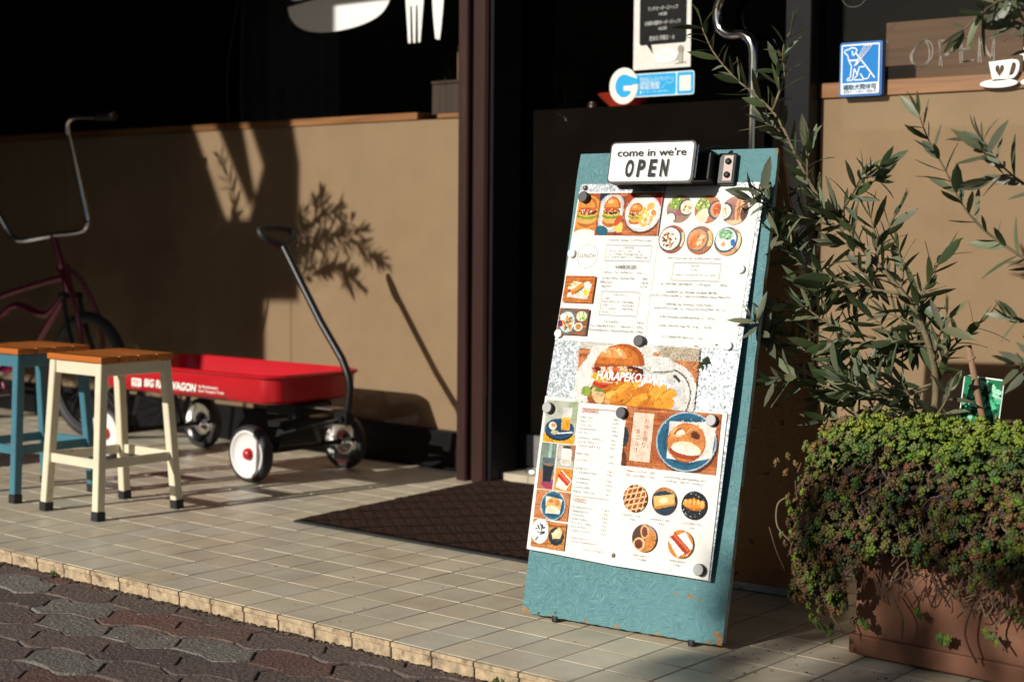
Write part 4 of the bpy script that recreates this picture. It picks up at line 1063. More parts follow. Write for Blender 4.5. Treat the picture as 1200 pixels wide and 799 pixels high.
# ------------------------------------------------------------------ menu sheets (positions on the board in metres-units)
def sheet(fl, name, label, extra=0.0):
    o = fl.mesh(name, M['paper'], yfun=lambda z: soff(z) - .0012 - extra, mat3=BM3, loc=BL)
    return tag(o, label, 'menu sheet')
mm = .001
class FM(Flat):
    pass
def burger(f, cx, cz, w, h, lett=True):
    f.ell(cx, cz - h * .34, w * .50, h * .20, '#c8702a'); f.ell(cx, cz - h * .27, w * .50, h * .15, '#e8b060')
    f.ell(cx, cz - h * .12, w * .56, h * .13, '#7f9a2c', wob=.25); f.ell(cx, cz - h * .06, w * .53, h * .10, '#e8c23c', wob=.15)
    f.ell(cx, cz + h * .02, w * .52, h * .12, '#5a2814', wob=.12); f.ell(cx - w * .05, cz + h * .07, w * .47, h * .07, '#c8452a', wob=.2)
    f.specks(cx, cz, w * .45, h * .13, ['#d8603a', '#f0d6a8', '#8c3a1c', '#b9c04a', '#f3e6c8'], 24, w * .06)
    top = [(cx + w * .52 * math.cos(a), cz + h * .12 + h * .42 * math.sin(a)) for a in [math.pi * k / 18 for k in range(19)]]
    f.poly(top, '#c4661f'); top2 = [(cx - w * .04 + w * .42 * math.cos(a), cz + h * .17 + h * .31 * math.sin(a)) for a in [math.pi * k / 14 for k in range(15)]]
    f.poly(top2, '#e0913c'); f.ell(cx - w * .14, cz + h * .36, w * .18, h * .07, '#f2c684', 8)
def fries(f, cx, cz, w, h, n=24):
    for k in range(n):
        x = cx + random.uniform(-w, w) * .5; z = cz + random.uniform(-h, h) * .5; a = R(random.uniform(15, 70)); L_ = w * .28; t_ = w * .055
        d = (math.cos(a) * L_ / 2, math.sin(a) * L_ / 2); nn = (-math.sin(a) * t_, math.cos(a) * t_)
        f.poly([(x - d[0] - nn[0], z - d[1] - nn[1]), (x + d[0] - nn[0], z + d[1] - nn[1]), (x + d[0] + nn[0], z + d[1] + nn[1]), (x - d[0] + nn[0], z - d[1] + nn[1])], random.choice(['#e8982a', '#f2b23c', '#cf7f1e', '#f4c660', '#eda233', '#c8741a']))
def plate(f, cx, cz, r, rim='#2a5f78', inn='#234f66', edge='#b9cdd4', rz=None):
    rz = rz or r; f.ell(cx + r * .05, cz - rz * .07, r * 1.02, rz * 1.02, '#5c2f18'); f.ell(cx, cz, r, rz, edge, n=36); f.ell(cx, cz, r * .95, rz * .95, rim, n=36); f.ell(cx + r * .03, cz, r * .80, rz * .80, inn, n=32)
def tabletop(f, x0, x1, z0, z1, c0='#c06a38'):
    f.rect(x0, x1, z0, z1, c0)
    for k in range(9):
        z = z0 + (z1 - z0) * random.random(); f.poly([(x0, z), (x1, z + (z1 - z0) * .05), (x1, z + (z1 - z0) * .09), (x0, z + (z1 - z0) * .03)], random.choice(['#b25d2e', '#cc7a46', '#a9562a', '#d08552']))

# --- lunch page
f = Flat(); K = mm
f.poly([(12 * K, 800 * K), (321 * K, 799 * K), (309 * K, 1248 * K), (17 * K, 1248 * K)], '#e2e1dc')
f.clip = rect_clip(21 * K, 93 * K, 1116 * K, 1243 * K)
f.rect(0, .1, 1.1, 1.25, '#d98a38'); f.rect(0, .1, 1.225, 1.25, '#b5562a'); f.ell(.055, 1.185, .042, .055, '#e8a24a', wob=.1); burger(f, .058, 1.185, .062, .085); f.ell(.06, 1.12, .04, .014, '#f2ede2')
f.clip = rect_clip(94 * K, 187 * K, 1116 * K, 1243 * K)
tabletop(f, .09, .19, 1.11, 1.25, '#a0502c'); f.rect(.09, .125, 1.22, 1.25, '#203048'); f.poly(rrect(.100, .180, 1.125, 1.238, .03), '#cfd6d6'); f.poly(rrect(.106, .174, 1.131, 1.232, .026), '#e9e6de'); burger(f, .142, 1.186, .055, .085)
f.ell(.118, 1.130, .022, .014, '#1f6076', -20); f.ell(.172, 1.142, .016, .02, '#ecc86a', 30, wob=.3); f.ell(.168, 1.16, .01, .018, '#c8502a', -30)
f.clip = rect_clip(188 * K, 308 * K, 1116 * K, 1243 * K)
tabletop(f, .18, .31, 1.11, 1.25, '#c07045'); f.rect(.18, .215, 1.215, 1.25, '#b84a2c'); f.ell(.303, 1.225, .02, .025, '#c8443c'); f.ell(.250, 1.176, .060, .056, '#6b3a22', n=30); f.ell(.248, 1.182, .059, .055, '#dfe4e6', n=36); f.ell(.248, 1.183, .051, .047, '#f2f1ea', n=36)
burger(f, .226, 1.180, .044, .060); f.specks(.262, 1.172, .026, .028, ['#f0c060', '#f6d88c', '#e8a840', '#f8e4b0', '#d8c050'], 40, .007)
f.ell(.273, 1.203, .012, .010, '#eeb860'); f.ell(.283, 1.185, .008, .008, '#e09050')
f.clip = None
f.ticks(.139, .291, 1.099, .006, '#8c8c88'); f.frame(.141, .292, 1.041, 1.087, .0012, '#a8a8a4')
f.ticks(.195, .24, 1.077, .006, '#6a6a68'); f.ticks(.155, .262, 1.066, .006, '#7c7c78', .6); f.ticks(.152, .27, 1.057, .006, '#8c8c88', .4); f.ticks(.148, .283, 1.049, .006, '#7c7c78')
f.ring(.079, 1.054, .035, .0012, '#d8d6d0', 40, .036); f.text('LUNCH', .052, .106, 1.049, .012, '#b4b2ac')
f.text('HAMBURGER', .182, .252, 1.017, .011, '#7d7b76', .006)
f.ticks(.147, .284, 1.003, .006, '#7a7a76'); 
for z, xe in ((.986, .262), (.974, .182), (.962, .18)): f.ticks(.139, xe, z, .0065, '#5e5e5c'); f.ticks(.277, .297, z, .0065, '#5e5e5c', 0)
f.frame(.149, .275, .880, .950, .0012, '#b0b0ac'); f.ticks(.19, .235, .938, .005, '#7a7a76')
for z, a, b_ in ((.927, .156, .19), (.917, .156, .21), (.907, .156, .19), (.897, .156, .205), (.887, .156, .205)): f.ticks(a, b_, z, .0055, '#7e7e7a')
for z in (.917, .907, .897): f.ticks(.225, .262, z, .0055, '#6e6e6a')
f.ticks(.174, .22, .858, .006, '#6a6a68'); f.ticks(.127, .273, .845, .0065, '#5e5e5c'); f.ticks(.126, .274, .832, .0065, '#5e5e5c')
for z in (.858, .845, .832): f.ticks(.284, .303, z, .0065, '#5e5e5c', 0)
f.line([(.312, .80), (.306, 1.245)], .001, '#d0cec8')
f.clip = rect_clip(22 * K, 124 * K, 912 * K, 992 * K); tabletop(f, .01, .13, .90, 1.0, '#d07a2c'); f.poly([(.034, .928), (.106, .922), (.116, .968), (.05, .976)], '#e6e2d4'); f.specks(.058, .957, .02, .013, ['#c9c86a', '#eee4b0', '#dcd7a0'], 18, .006)
f.line([(.05, .940), (.095, .970)], .016, '#d07424'); f.line([(.052, .945), (.092, .970)], .007, '#eca03c'); f.line([(.062, .938), (.10, .966)], .004, '#4f7a34'); f.ell(.042, .946, .005, .005, '#b02c3c'); f.ell(.10, .943, .009, .009, '#e8cc3a'); f.ell(.1, .965, .012, .010, '#ece4dc', wob=.3)
f.clip = rect_clip(20 * K, 120 * K, 816 * K, 894 * K); tabletop(f, .01, .13, .80, .90, '#8a6650'); f.ell(.052, .853, .030, .036, '#4d8894', 10); f.ell(.051, .853, .026, .031, '#e8e2d8', 10); f.specks(.052, .848, .020, .022, ['#e07830', '#c85a24', '#f0a050', '#e0e0d0', '#5c7f50'], 40, .006); f.ell(.035, .868, .010, .010, '#f0efe6'); f.ell(.027, .848, .008, .01, '#6c3050')
f.ell(.098, .872, .018, .015, '#e4ead0'); f.specks(.098, .872, .013, .011, ['#a8c860', '#cfe08c', '#88b048'], 14, .005); f.ell(.092, .84, .015, .013, '#e8e4da'); f.ell(.092, .84, .010, .009, '#c08a3c')
f.clip = None
sheet(f, 'menu_sheet', 'upper left menu sheet with burger photographs and LUNCH heading')

# --- right page
f = Flat()
f.poly([(325 * K, 800 * K), (588 * K, 800 * K), (601 * K, 1250 * K), (316 * K, 1250 * K)], '#e2e1dc')
f.poly([(318 * K, 800 * K), (600 * K, 800 * K), (612 * K, 1262 * K), (310 * K, 1262 * K)], '#e2e1dc')
def round_pic(cx, cz, r, base, items):
    f.clip = circ_clip(cx * K, cz * K, r * K)
    f.ell(cx * K, cz * K, r * 1.1 * K, r * 1.1 * K, base, n=30)
    for it in items: it()
    f.clip = None
E = lambda x, z, a, b_, c, rot=0: (lambda: f.ell(x * K, z * K, a * K, b_ * K, c, rot, 18))
SP = lambda x, z, a, b_, c, n_=18, s_=5: (lambda: f.specks(x * K, z * K, a * K, b_ * K, c, n_, s_ * K))
round_pic(364, 1195, 41, '#a98a78', [E(350, 1222, 40, 12, '#c9936a'), E(352, 1212, 22, 18, '#8fae48'), SP(352, 1212, 20, 16, ['#b6cc6c', '#6f9436', '#d9e29a'], 24), E(386, 1200, 25, 25, '#4c6270'), E(388, 1200, 21, 21, '#efe6d0'), SP(388, 1200, 12, 12, ['#d8b878', '#e8d4a0', '#b08850'], 12, 4), E(340, 1168, 18, 18, '#46545e'), E(339, 1168, 15, 15, '#f2efe8'), E(362, 1182, 10, 9, '#a85a64')])
round_pic(454, 1194, 41, '#c8825a', [E(436, 1208, 24, 20, '#9db65a'), SP(436, 1208, 20, 16, ['#c2d478', '#7c9a3e', '#e0e6a8'], 24), E(440, 1174, 26, 18, '#f0dfc0', 50), E(452, 1168, 6, 24, '#f6e8d4', -20), E(484, 1192, 28, 28, '#46606c'), E(486, 1193, 23, 23, '#e8a27c'), E(487, 1195, 16, 15, '#c9623c'), SP(486, 1193, 12, 12, ['#e08050', '#b05030'], 10, 4)])
round_pic(540, 1190, 41, '#a8756a', [E(540, 1222, 42, 16, '#bf8f88'), E(555, 1188, 14, 38, '#e8b98a'), E(552, 1186, 5, 34, '#c87c54'), E(572, 1182, 14, 22, '#6a4a44'), E(508, 1187, 27, 27, '#46565e'), E(507, 1187, 22, 22, '#efe9da'), SP(506, 1186, 12, 12, ['#c8a070', '#e0c8a0'], 10, 4), E(540, 1154, 30, 9, '#e6c09a')])
round_pic(354, 1106, 41, '#c25f3a', [E(392, 1106, 14, 24, '#e6cfa8'), E(350, 1106, 37, 37, '#47555c'), E(348, 1107, 33, 33, '#f2efe6'), SP(347, 1105, 22, 22, ['#a8683a', '#d8b078', '#6a4426', '#f0e4c8', '#c08a50'], 40)])
round_pic(444, 1104, 41, '#b8714c', [E(474, 1110, 16, 24, '#e2c07c'), E(476, 1096, 10, 8, '#f0d69a'), E(438, 1106, 35, 35, '#76787a'), E(437, 1106, 30, 30, '#e0a070'), E(430, 1102, 14, 24, '#e07a40', -20), E(446, 1104, 8, 18, '#f0c8a0', -10), SP(438, 1104, 20, 20, ['#e8935a', '#f4d8b4', '#c86030'], 18)])
round_pic(532, 1102, 41, '#d8a478', [E(568, 1104, 14, 22, '#e8d6b4'), E(526, 1106, 37, 37, '#3f6478'), E(526, 1107, 32, 32, '#dfe8e4'), E(524, 1120, 22, 16, '#7fb48a'), SP(524, 1120, 20, 13, ['#a8d0a0', '#58926a', '#d6ead2'], 22), E(520, 1092, 18, 16, '#f4f0e6'), E(520, 1093, 7, 7, '#d89a60'), E(549, 1098, 7, 10, '#3c78c0')])
f.ticks(.350, .518, 1.049, .006, '#9a9a96'); f.frame(.370, .519, .988, 1.039, .0012, '#b4b4b0'); f.ticks(.425, .452, 1.028, .005, '#6a6a68'); f.ticks(.415, .46, 1.016, .006, '#6a6a68', .8); f.ticks(.377, .508, 1.002, .005, '#a4a4a0')
for z, a, b_, c in ((.974, .341, .500, '#5e5e5c'), (.951, .361, .500, '#5e5e5c'), (.940, .307, .562, '#8e8e8a'), (.916, .366, .496, '#5e5e5c'), (.904, .309, .556, '#8e8e8a'), (.879, .352, .488, '#4e4e4c'), (.854, .355, .482, '#4e4e4c'), (.823, .368, .470, '#4e4e4c')):
    f.ticks(a, b_, z, .0065, c)
for z, a, b_ in ((.974, .527, .549), (.951, .496, .518), (.916, .494, .514), (.879, .503, .525), (.854, .497, .517), (.823, .483, .502)): f.ticks(a, b_, z, .0065, '#5e5e5c', 0)
sheet(f, 'menu_sheet', 'upper right menu sheet with six round dish photographs', .0002)

# --- burger poster in the middle
f = Flat(.00005)
f.poly([(102 * K, 799 * K), (495 * K, 797 * K), (501 * K, 622 * K), (111 * K, 622 * K)], '#e8e3da')
f.clip = [(111 * K, 622 * K), (501 * K, 622 * K), (495 * K, 797 * K), (102 * K, 799 * K)]
tabletop(f, .10, .51, .61, .80, '#d08a58'); f.rect(.10, .51, .778, .80, '#d2cfc6'); f.rect(.37, .51, .76, .80, '#c2b59e')
f.ell(.255, .640, .165, .16, '#ebe7df', n=40); f.ell(.412, .650, .098, .100, '#b98a62', n=36); f.ell(.408, .656, .098, .098, '#f1eee8', n=40); f.ring(.408, .656, .080, .004, '#39434a', 40); f.ell(.400, .660, .072, .070, '#e6e2da', n=36)
f.poly([(.114, .63), (.165, .63), (.20, .79), (.15, .79), (.112, .70)], '#f3f0ea'); f.poly([(.30, .70), (.36, .79), (.34, .80), (.28, .79)], '#efece5')
f.ell(.372, .742, .055, .026, '#d4d2cb'); f.ell(.372, .747, .052, .022, '#ecebe5'); f.line([(.36, .722), (.42, .728)], .003, '#4a4a48'); f.line([(.425, .717), (.448, .700)], .008, '#39393a')
# the burger
f.ell(.235, .645, .082, .036, '#b7642a'); f.ell(.236, .652, .078, .030, '#e9b468'); f.ell(.185, .640, .028, .036, '#a85a26', 35); f.ell(.190, .648, .018, .028, '#f0cf98', 35)
f.ell(.150, .655, .017, .014, '#96b04a', wob=.3); f.ell(.245, .668, .080, .016, '#76963c', wob=.35); f.ell(.265, .664, .035, .012, '#4e7a30', wob=.4); f.ell(.240, .680, .076, .017, '#c8321e', wob=.1); f.ell(.225, .684, .05, .007, '#e8573a'); f.ell(.235, .695, .080, .013, '#efe0b8', wob=.25)
f.ell(.245, .706, .082, .018, '#c43a24', wob=.15); f.ell(.190, .702, .028, .018, '#e2b83c', wob=.3); f.ell(.262, .722, .068, .016, '#4c2415', wob=.12); f.ell(.205, .724, .045, .018, '#d8683a', wob=.3); f.specks(.235, .715, .070, .022, ['#e4744a', '#f0d8b0', '#7a2c18', '#e8c070', '#c24428', '#f6ecd8'], 60, .008)
bunp = [(.245 + .083 * math.cos(a), .732 + .066 * math.sin(a) + .006 * math.cos(a)) for a in [math.pi * k / 22 for k in range(23)]]
f.poly(bunp, '#b85a1c'); f.poly([(.240 + .072 * math.cos(a), .738 + .054 * math.sin(a)) for a in [math.pi * k / 20 for k in range(21)]], '#d87f30'); f.poly([(.222 + .045 * math.cos(a), .756 + .030 * math.sin(a)) for a in [math.pi * k / 16 for k in range(17)]], '#eeae62'); f.specks(.222, .772, .030, .012, ['#f8d8a0', '#fbe8c4'], 14, .005)
f.ell(.415, .672, .045, .030, '#e4e8ea', n=24); f.ell(.400, .684, .010, .005, '#f2c8c0'); f.ell(.330, .645, .105, .030, '#d98a22', wob=.2); fries(f, .300, .650, .15, .06, 30); fries(f, .345, .648, .17, .055, 44)
f.clip = None
f.text('HARAPEKO CAFE', .178, .402, .692, .024, '#fbf8f2', .02, .12)
sheet(f, 'menu_sheet', 'middle poster with a large burger and fries photograph', .0008)

# --- drinks sheet
f = Flat()
f.poly([(4 * K, 188 * K), (300 * K, 176 * K), (296 * K, 628 * K), (10 * K, 632 * K)], '#e2e1dc')
f.clip = rect_clip(18 * K, 127 * K, 500 * K, 622 * K)
f.rect(.01, .13, .49, .63, '#bfc3b4'); f.rect(.01, .13, .49, .525, '#e6a825'); f.ell(.125, .60, .03, .04, '#a8b494'); f.ell(.072, .536, .050, .030, '#16222c'); f.ell(.072, .541, .050, .029, '#1c4a72', n=30); f.ell(.072, .541, .040, .021, '#16405f', n=26); f.ell(.048, .548, .014, .012, '#e6ded0'); f.ell(.050, .549, .008, .006, '#d89a50'); f.ell(.056, .530, .014, .007, '#b9b48c', wob=.4); f.line([(.066, .527), (.118, .534)], .004, '#dfe4e6')
f.poly([(.078, .538), (.106, .538), (.110, .604), (.076, .604)], '#d8d9d0'); f.poly([(.079, .538), (.105, .538), (.1075, .572), (.0775, .572)], '#e09a26'); f.ell(.0925, .572, .015, .004, '#f0c050')
f.clip = rect_clip(17 * K, 76 * K, 364 * K, 498 * K); f.rect(.0, .1, .35, .5, '#7e8e84'); f.rect(.045, .055, .35, .5, '#a8c4b4'); f.rect(.055, .062, .35, .5, '#6c8f84'); f.rect(.0, .1, .35, .42, '#bb7a58'); f.ell(.06, .38, .03, .014, '#a83a5a'); f.poly([(.034, .385), (.062, .385), (.070, .455), (.026, .455)], '#5a6a70'); f.poly([(.035, .386), (.061, .386), (.067, .436), (.030, .436)], '#18242e'); f.ell(.048, .436, .018, .005, '#8a6f60'); f.rect(.07, .08, .35, .5, '#d8d4cc')
f.clip = rect_clip(77 * K, 133 * K, 431 * K, 498 * K); f.rect(.07, .14, .42, .5, '#c4beb0'); f.ell(.125, .48, .015, .03, '#a87a5c'); f.poly(rrect(.088, .124, .438, .486, .008), '#e2e4e0'); f.ell(.106, .478, .016, .009, '#f4f1ea'); f.rect(.092, .120, .442, .455, '#cfc8b6'); f.ell(.106, .49, .014, .004, '#3a3a3a')
f.clip = rect_clip(77 * K, 133 * K, 365 * K, 429 * K); f.rect(.07, .14, .36, .43, '#e0902a'); f.poly([(.08, .375), (.115, .365), (.135, .395), (.095, .425)], '#efe9dc'); f.line([(.088, .414), (.125, .386)], .018, '#c23a24'); f.line([(.09, .416), (.124, .391)], .005, '#e8774a')
f.clip = rect_clip(18 * K, 134 * K, 279 * K, 362 * K); tabletop(f, .01, .14, .27, .37, '#cf8a5a'); plate(f, .080, .320, .042, '#2f6f88', '#1f5570', '#d4dde0', .042); f.poly([(.052, .346), (.110, .340), (.105, .298), (.058, .296)], '#ece5d8'); f.ell(.082, .322, .026, .022, '#e6b070'); f.ell(.08, .310, .022, .009, '#f4e2c0'); f.ell(.072, .332, .008, .006, '#c8803c'); f.ell(.092, .330, .009, .007, '#d89048')
f.clip = rect_clip(19 * K, 75 * K, 197 * K, 276 * K); tabletop(f, .01, .08, .19, .28, '#c98a4c'); f.ell(.046, .243, .031, .036, '#dcdcd8', n=28); f.ell(.046, .244, .027, .032, '#f4f3f0', n=28); f.specks(.048, .248, .015, .016, ['#3a4656', '#566070', '#22303c'], 26, .004); f.line([(.035, .217), (.042, .226)], .005, '#4a6a4a')
f.clip = rect_clip(77 * K, 134 * K, 196 * K, 274 * K); tabletop(f, .07, .14, .19, .28, '#cf9350'); f.ell(.104, .234, .026, .026, '#202a30', n=26); f.ell(.104, .237, .022, .020, '#2e3c44'); f.poly([(.087, .240), (.110, .262), (.124, .248), (.118, .230), (.092, .226)], '#efd09a'); f.poly([(.089, .240), (.110, .258), (.120, .247), (.095, .232)], '#f6e2b8')
f.clip = None
f.line([(.143, .606), (.253, .606)], .0012, '#b87858'); f.text('DRINKS', .144, .196, .594, .011, '#b9673c', .004)
zs = [.578, .567, .556, .545, .534, .519, .508, .497, .474, .456, .432, .421, .404, .392, .379, .366]
for k, z in enumerate(zs): f.ticks(.140, .140 + random.choice([.03, .04, .055, .075]), z, .0058, '#8c8c88'); f.ticks(.250, .266, z, .0058, '#8a8a86', 0)
f.line([(.145, .356), (.262, .356)], .001, '#c8a898'); f.text('FOOD', .148, .187, .339, .011, '#c9805c', .004)
for k, z in enumerate([.322, .311, .300, .289, .278, .267, .256]): f.ticks(.145, .145 + random.choice([.04, .055, .07]), z, .0058, '#8c8c88'); f.ticks(.250, .264, z, .0058, '#8a8a86', 0)
f.ticks(.146, .215, .236, .005, '#b4a49c'); f.ticks(.146, .235, .226, .005, '#b09c94'); f.ticks(.20, .262, .207, .005, '#8c8c88')
sheet(f, 'menu_sheet', 'lower left menu sheet with drinks list and column of small photographs', .0018)

# --- takeout sheet
f = Flat()
f.poly([(288 * K, 176 * K), (596 * K, 174 * K), (602 * K, 626 * K), (284 * K, 628 * K)], '#e2e1dc')
f.clip = rect_clip(289 * K, 587 * K, 455 * K, 621 * K)
tabletop(f, .28, .60, .44, .63, '#b9673a'); f.ell(.284, .535, .022, .032, '#2c3844'); f.ell(.287, .475, .018, .04, '#6a3a24', 20); f.ell(.30, .61, .03, .02, '#c98050'); plate(f, .487, .538, .094, '#2b6c8c', '#215a78', '#b5c8d2', .082)
for k in range(16): f.ell(.487 + random.uniform(-.07, .07), .585 + random.uniform(-.012, .02), .0018, .0018, '#dbe8ee', n=6)
f.poly([(.430, .590), (.500, .592), (.575, .600), (.570, .500), (.505, .482), (.432, .488)], '#e9e6de')
f.ell(.488, .535, .060, .054, '#b5602a', n=30); f.ell(.488, .536, .057, .051, '#d98a48', n=30); f.ell(.490, .516, .046, .022, '#f3e3c2', -6); f.ell(.486, .507, .048, .017, '#a8471f', -6); f.ell(.488, .514, .045, .012, '#f7eedb', -6)
f.ell(.468, .561, .021, .0125, '#a8552a', 24); f.ell(.469, .560, .017, .009, '#efe4d0', 24); f.ell(.514, .556, .016, .0125, '#8a4620', -30); f.ell(.514, .555, .012, .009, '#5a2c16', -30)
f.line([(.436, .552), (.462, .545), (.486, .556), (.503, .574), (.522, .582)], .0105, '#dd9450'); f.line([(.541, .548), (.520, .540), (.500, .546), (.486, .566), (.470, .580)], .0105, '#cf8140'); f.line([(.440, .555), (.462, .549), (.484, .559), (.500, .575)], .003, '#f0bd86')
f.ell(.446, .566, .006, .014, '#eab276', -35); f.ell(.532, .566, .006, .013, '#c87a3c', 35); f.ell(.55, .59, .02, .012, '#e6e3dc', 20)
f.rect(.315, .380, .471, .606, '#f0cdb8')
f.clip = None
for k, ch in enumerate('お持ち帰り'): f.text(ch, .352, .366, .578 - k * .0165, .0115, '#8a4a44', 0, 0, False)
for k, ch in enumerate('メニュー'):
    if ch == 'ー': f.line([(.335, .546 - k * .0165), (.335, .558 - k * .0165)], .0016, '#8a4a44')
    else: f.text(ch, .328, .342, .548 - k * .0165, .0115, '#8a4a44', 0, 0, False)
f.ticks(.31, .375, .440, .006, '#b98c70'); f.ticks(.31, .372, .428, .006, '#b98c70'); f.ticks(.385, .402, .440, .006, '#8c8c88', 0); f.ticks(.385, .402, .428, .006, '#c8a060', 0); f.ticks(.43, .56, .434, .0055, '#8c8c88'); f.ticks(.435, .555, .424, .0055, '#9c9c98')
def rp2(cx, cz, fn):
    f.clip = circ_clip(cx, cz, .0385); fn(cx, cz); f.clip = None
def waffle(cx, cz):
    f.ell(cx, cz, .045, .045, '#6a3018'); f.specks(cx, cz, .036, .036, ['#a8522a', '#8a3c1c', '#c87840'], 30, .008)
    for k in range(-3, 4):
        f.line([(cx - .045, cz + k * .015 - .012), (cx + .045, cz + k * .015 + .012)], .0045, '#f0c894'); f.line([(cx + k * .015 - .010, cz - .045), (cx + k * .015 + .010, cz + .045)], .0045, '#eec08a')
def toast(cx, cz):
    f.rect(cx - .05, cx + .05, cz - .05, cz + .05, '#b88048'); f.ell(cx, cz - .006, .045, .034, '#26384a'); f.poly([(cx - .036, cz + .008), (cx + .03, cz + .022), (cx + .036, cz - .008), (cx - .028, cz - .026)], '#c88434'); f.poly([(cx - .033, cz + .010), (cx + .029, cz + .022), (cx + .034, cz - .002), (cx - .027, cz - .018)], '#eec074'); f.ell(cx - .002, cz + .002, .014, .008, '#f8e4bc', 14)
def croissant(cx, cz):
    f.rect(cx - .05, cx + .05, cz - .05, cz + .05, '#20242a'); f.specks(cx, cz, .036, .036, ['#8a8c90', '#5a5c60', '#c8c8c8'], 40, .0022)
    f.ell(cx, cz + .002, .034, .016, '#b8641c', -4); 
    for k in range(-2, 3): f.ell(cx + k * .0125, cz + .004, .008, .017 - abs(k) * .0035, random.choice(['#dd8c30', '#e9a044']), 8); f.ell(cx + k * .0125, cz + .009, .004, .007, '#f2bc68')
def rolls(cx, cz):
    f.rect(cx - .05, cx + .05, cz - .05, cz + .05, '#5a4034'); f.rect(cx + .01, cx + .05, cz, cz + .05, '#b89c90'); f.poly([(cx - .002, cz + .03), (cx + .03, cz + .02), (cx + .045, cz - .03), (cx + .012, cz - .04)], '#d28a44'); f.ell(cx + .0, cz + .018, .014, .020, '#e4b27a', 10); f.ell(cx, cz + .017, .009, .014, '#7a4430', 10)
    f.poly([(cx - .03, cz - .004), (cx, cz - .002), (cx + .02, cz - .04), (cx - .03, cz - .045)], '#c07c3e'); f.ell(cx - .014, cz - .018, .019, .019, '#e8bc86'); f.ell(cx - .015, cz - .018, .013, .013, '#6a3228')
def hotdog(cx, cz):
    f.rect(cx - .05, cx + .05, cz - .05, cz + .05, '#d98a34'); f.poly([(cx - .04, cz + .01), (cx + .012, cz + .034), (cx + .042, cz - .005), (cx - .005, cz - .036)], '#f2efe8'); f.ell(cx - .01, cz + .006, .05, .006, '#e8e3d8', -45)
    f.line([(cx - .026, cz + .022), (cx + .026, cz - .020)], .019, '#b03a1e'); f.line([(cx - .024, cz + .024), (cx + .026, cz - .015)], .006, '#dd6c3c'); f.line([(cx + .002, cz - .034), (cx + .02, cz - .034)], .002, '#333333')
rp2(.348, .368, waffle); rp2(.440, .370, toast); rp2(.533, .368, croissant); rp2(.391, .263, rolls); rp2(.505, .260, hotdog)
for cx, cz in ((.346, .318), (.436, .316), (.533, .316), (.388, .212), (.50, .211)):
    f.ticks(cx - .033, cx + .028, cz, .0058, random.choice(['#c08a6c', '#8c8c88'])); f.ticks(cx - .008, cx + .010, cz - .011, .0058, '#8a8a86', 0)
sheet(f, 'menu_sheet', 'lower right takeout menu sheet with pretzel photograph and pastries', .0022)

# ------------------------------------------------------------------ magnets
def magnet(x, z, r, h, face, label, body=None):
    P_ = BL + bu * x + bv_ * z + bn * (-soff(z) + .0045)
    t = thing('magnet', label, 'magnet', P_, mat3=BM3, group='round magnets on the menu board')
    Mx = Matrix.Rotation(R(90), 4, 'X')
    q = MB(); q.lathe([(r, 0), (r, h * .82), (r * .96, h * .9)], 26, Mx); q.build('body', body or M['magk'], t, True, auto=40)
    q = MB(); q.lathe([(r * .96, h * .9), (r * .90, h), (0, h)], 26, Mx); q.build('face', face, t, True, auto=40)
for x, z, lab in ((.044, 1.229, 'dark round magnet on the burger photographs at top left'), (.303, .808, 'dark round magnet above the big burger photograph'), (.279, .601, 'dark round magnet left of the pretzel photograph'),
                  (.031, .598, 'silver faced magnet on the orange juice photograph'), (.563, .601, 'silver faced magnet at the right end of the pretzel photograph'), (.571, .199, 'silver faced magnet at the lower right corner of the menu')):
    magnet(x, z, .0165, .017, M['mags'] if lab.startswith('silver') else M['magd'], lab)
for x, z, lab in ((.587, 1.232, 'small white magnet right of the top row of round photographs'), (.584, 1.024, 'small white magnet on the right edge of the upper right sheet'), (.578, .809, 'small white magnet at the lower right corner of the upper right sheet'),
                  (.028, 1.059, 'small white magnet left of the LUNCH heading'), (.025, .818, 'small white magnet on the lower left food photograph')):
    magnet(x, z, .0125, .007, M['magw'], lab, M['magw'])

# ------------------------------------------------------------------ clip-on OPEN sign
P_ = BL + bu * .3125 + bv_ * 1.249 + bn * .004
os_ = thing('open_sign', 'white COME IN WE ARE OPEN plate clamped to the top of the board', 'sign', P_, mat3=BM3)
D = .106
q = MB(); q.prism(rrect(-.1375, .1375, -.003, .117, .014), .012, Matrix.Translation((0, -D, 0))); q.build('back_plate', M['blackp'], os_, recalc=True)
q = MB(); q.prism(rrect(-.1325, .1325, .002, .112, .011), .004, Matrix.Translation((0, -D - .003, 0)), .001); q.build('face', M['white'], os_, recalc=True)
f = Flat(.0003)
for dx_, dz_, c_ in ((.0022, -.0012, '#9a9a98'), (0, 0, '#2f3032')):  # grey offset copy paints a shadow edge behind the letters
    f.text("come in we're", -.110 + dx_, .112 + dx_, .074 + dz_, .022, c_, .006)
    for k, ch in enumerate('OPEN'): f.text(ch, -.078 + k * .0375 + dx_, -.078 + k * .0375 + .026 + dx_, .016 + dz_, .047, c_, .035, .10)
o = f.mesh('lettering', M['paper'], os_); o.location = (0, (-D - .0035) * U, 0)
q = MB(); q.box(-.172, .160, -.056, -.002, .014, .104, .008, seg=2); q.box(-.10, .10, -D + .013, -.055, .03, .08, .003); q.tube([(.148, -.07, .10), (.165, -.05, .112), (.185, -.02, .116)], .005, 8)
q.build('clamp', M['blackp'], os_)
q = MB(); q.box(.161, .218, -.016, -.001, .012, .104, .006, seg=2); q.build('jaw', M['blackp'], os_)
q = MB(); q.box(.182, .212, -.0185, -.0162, .022, .096, .001); q.build('clamp_plate', pm('jaw_plate', (.30, .24, .22), .5, .3), os_)
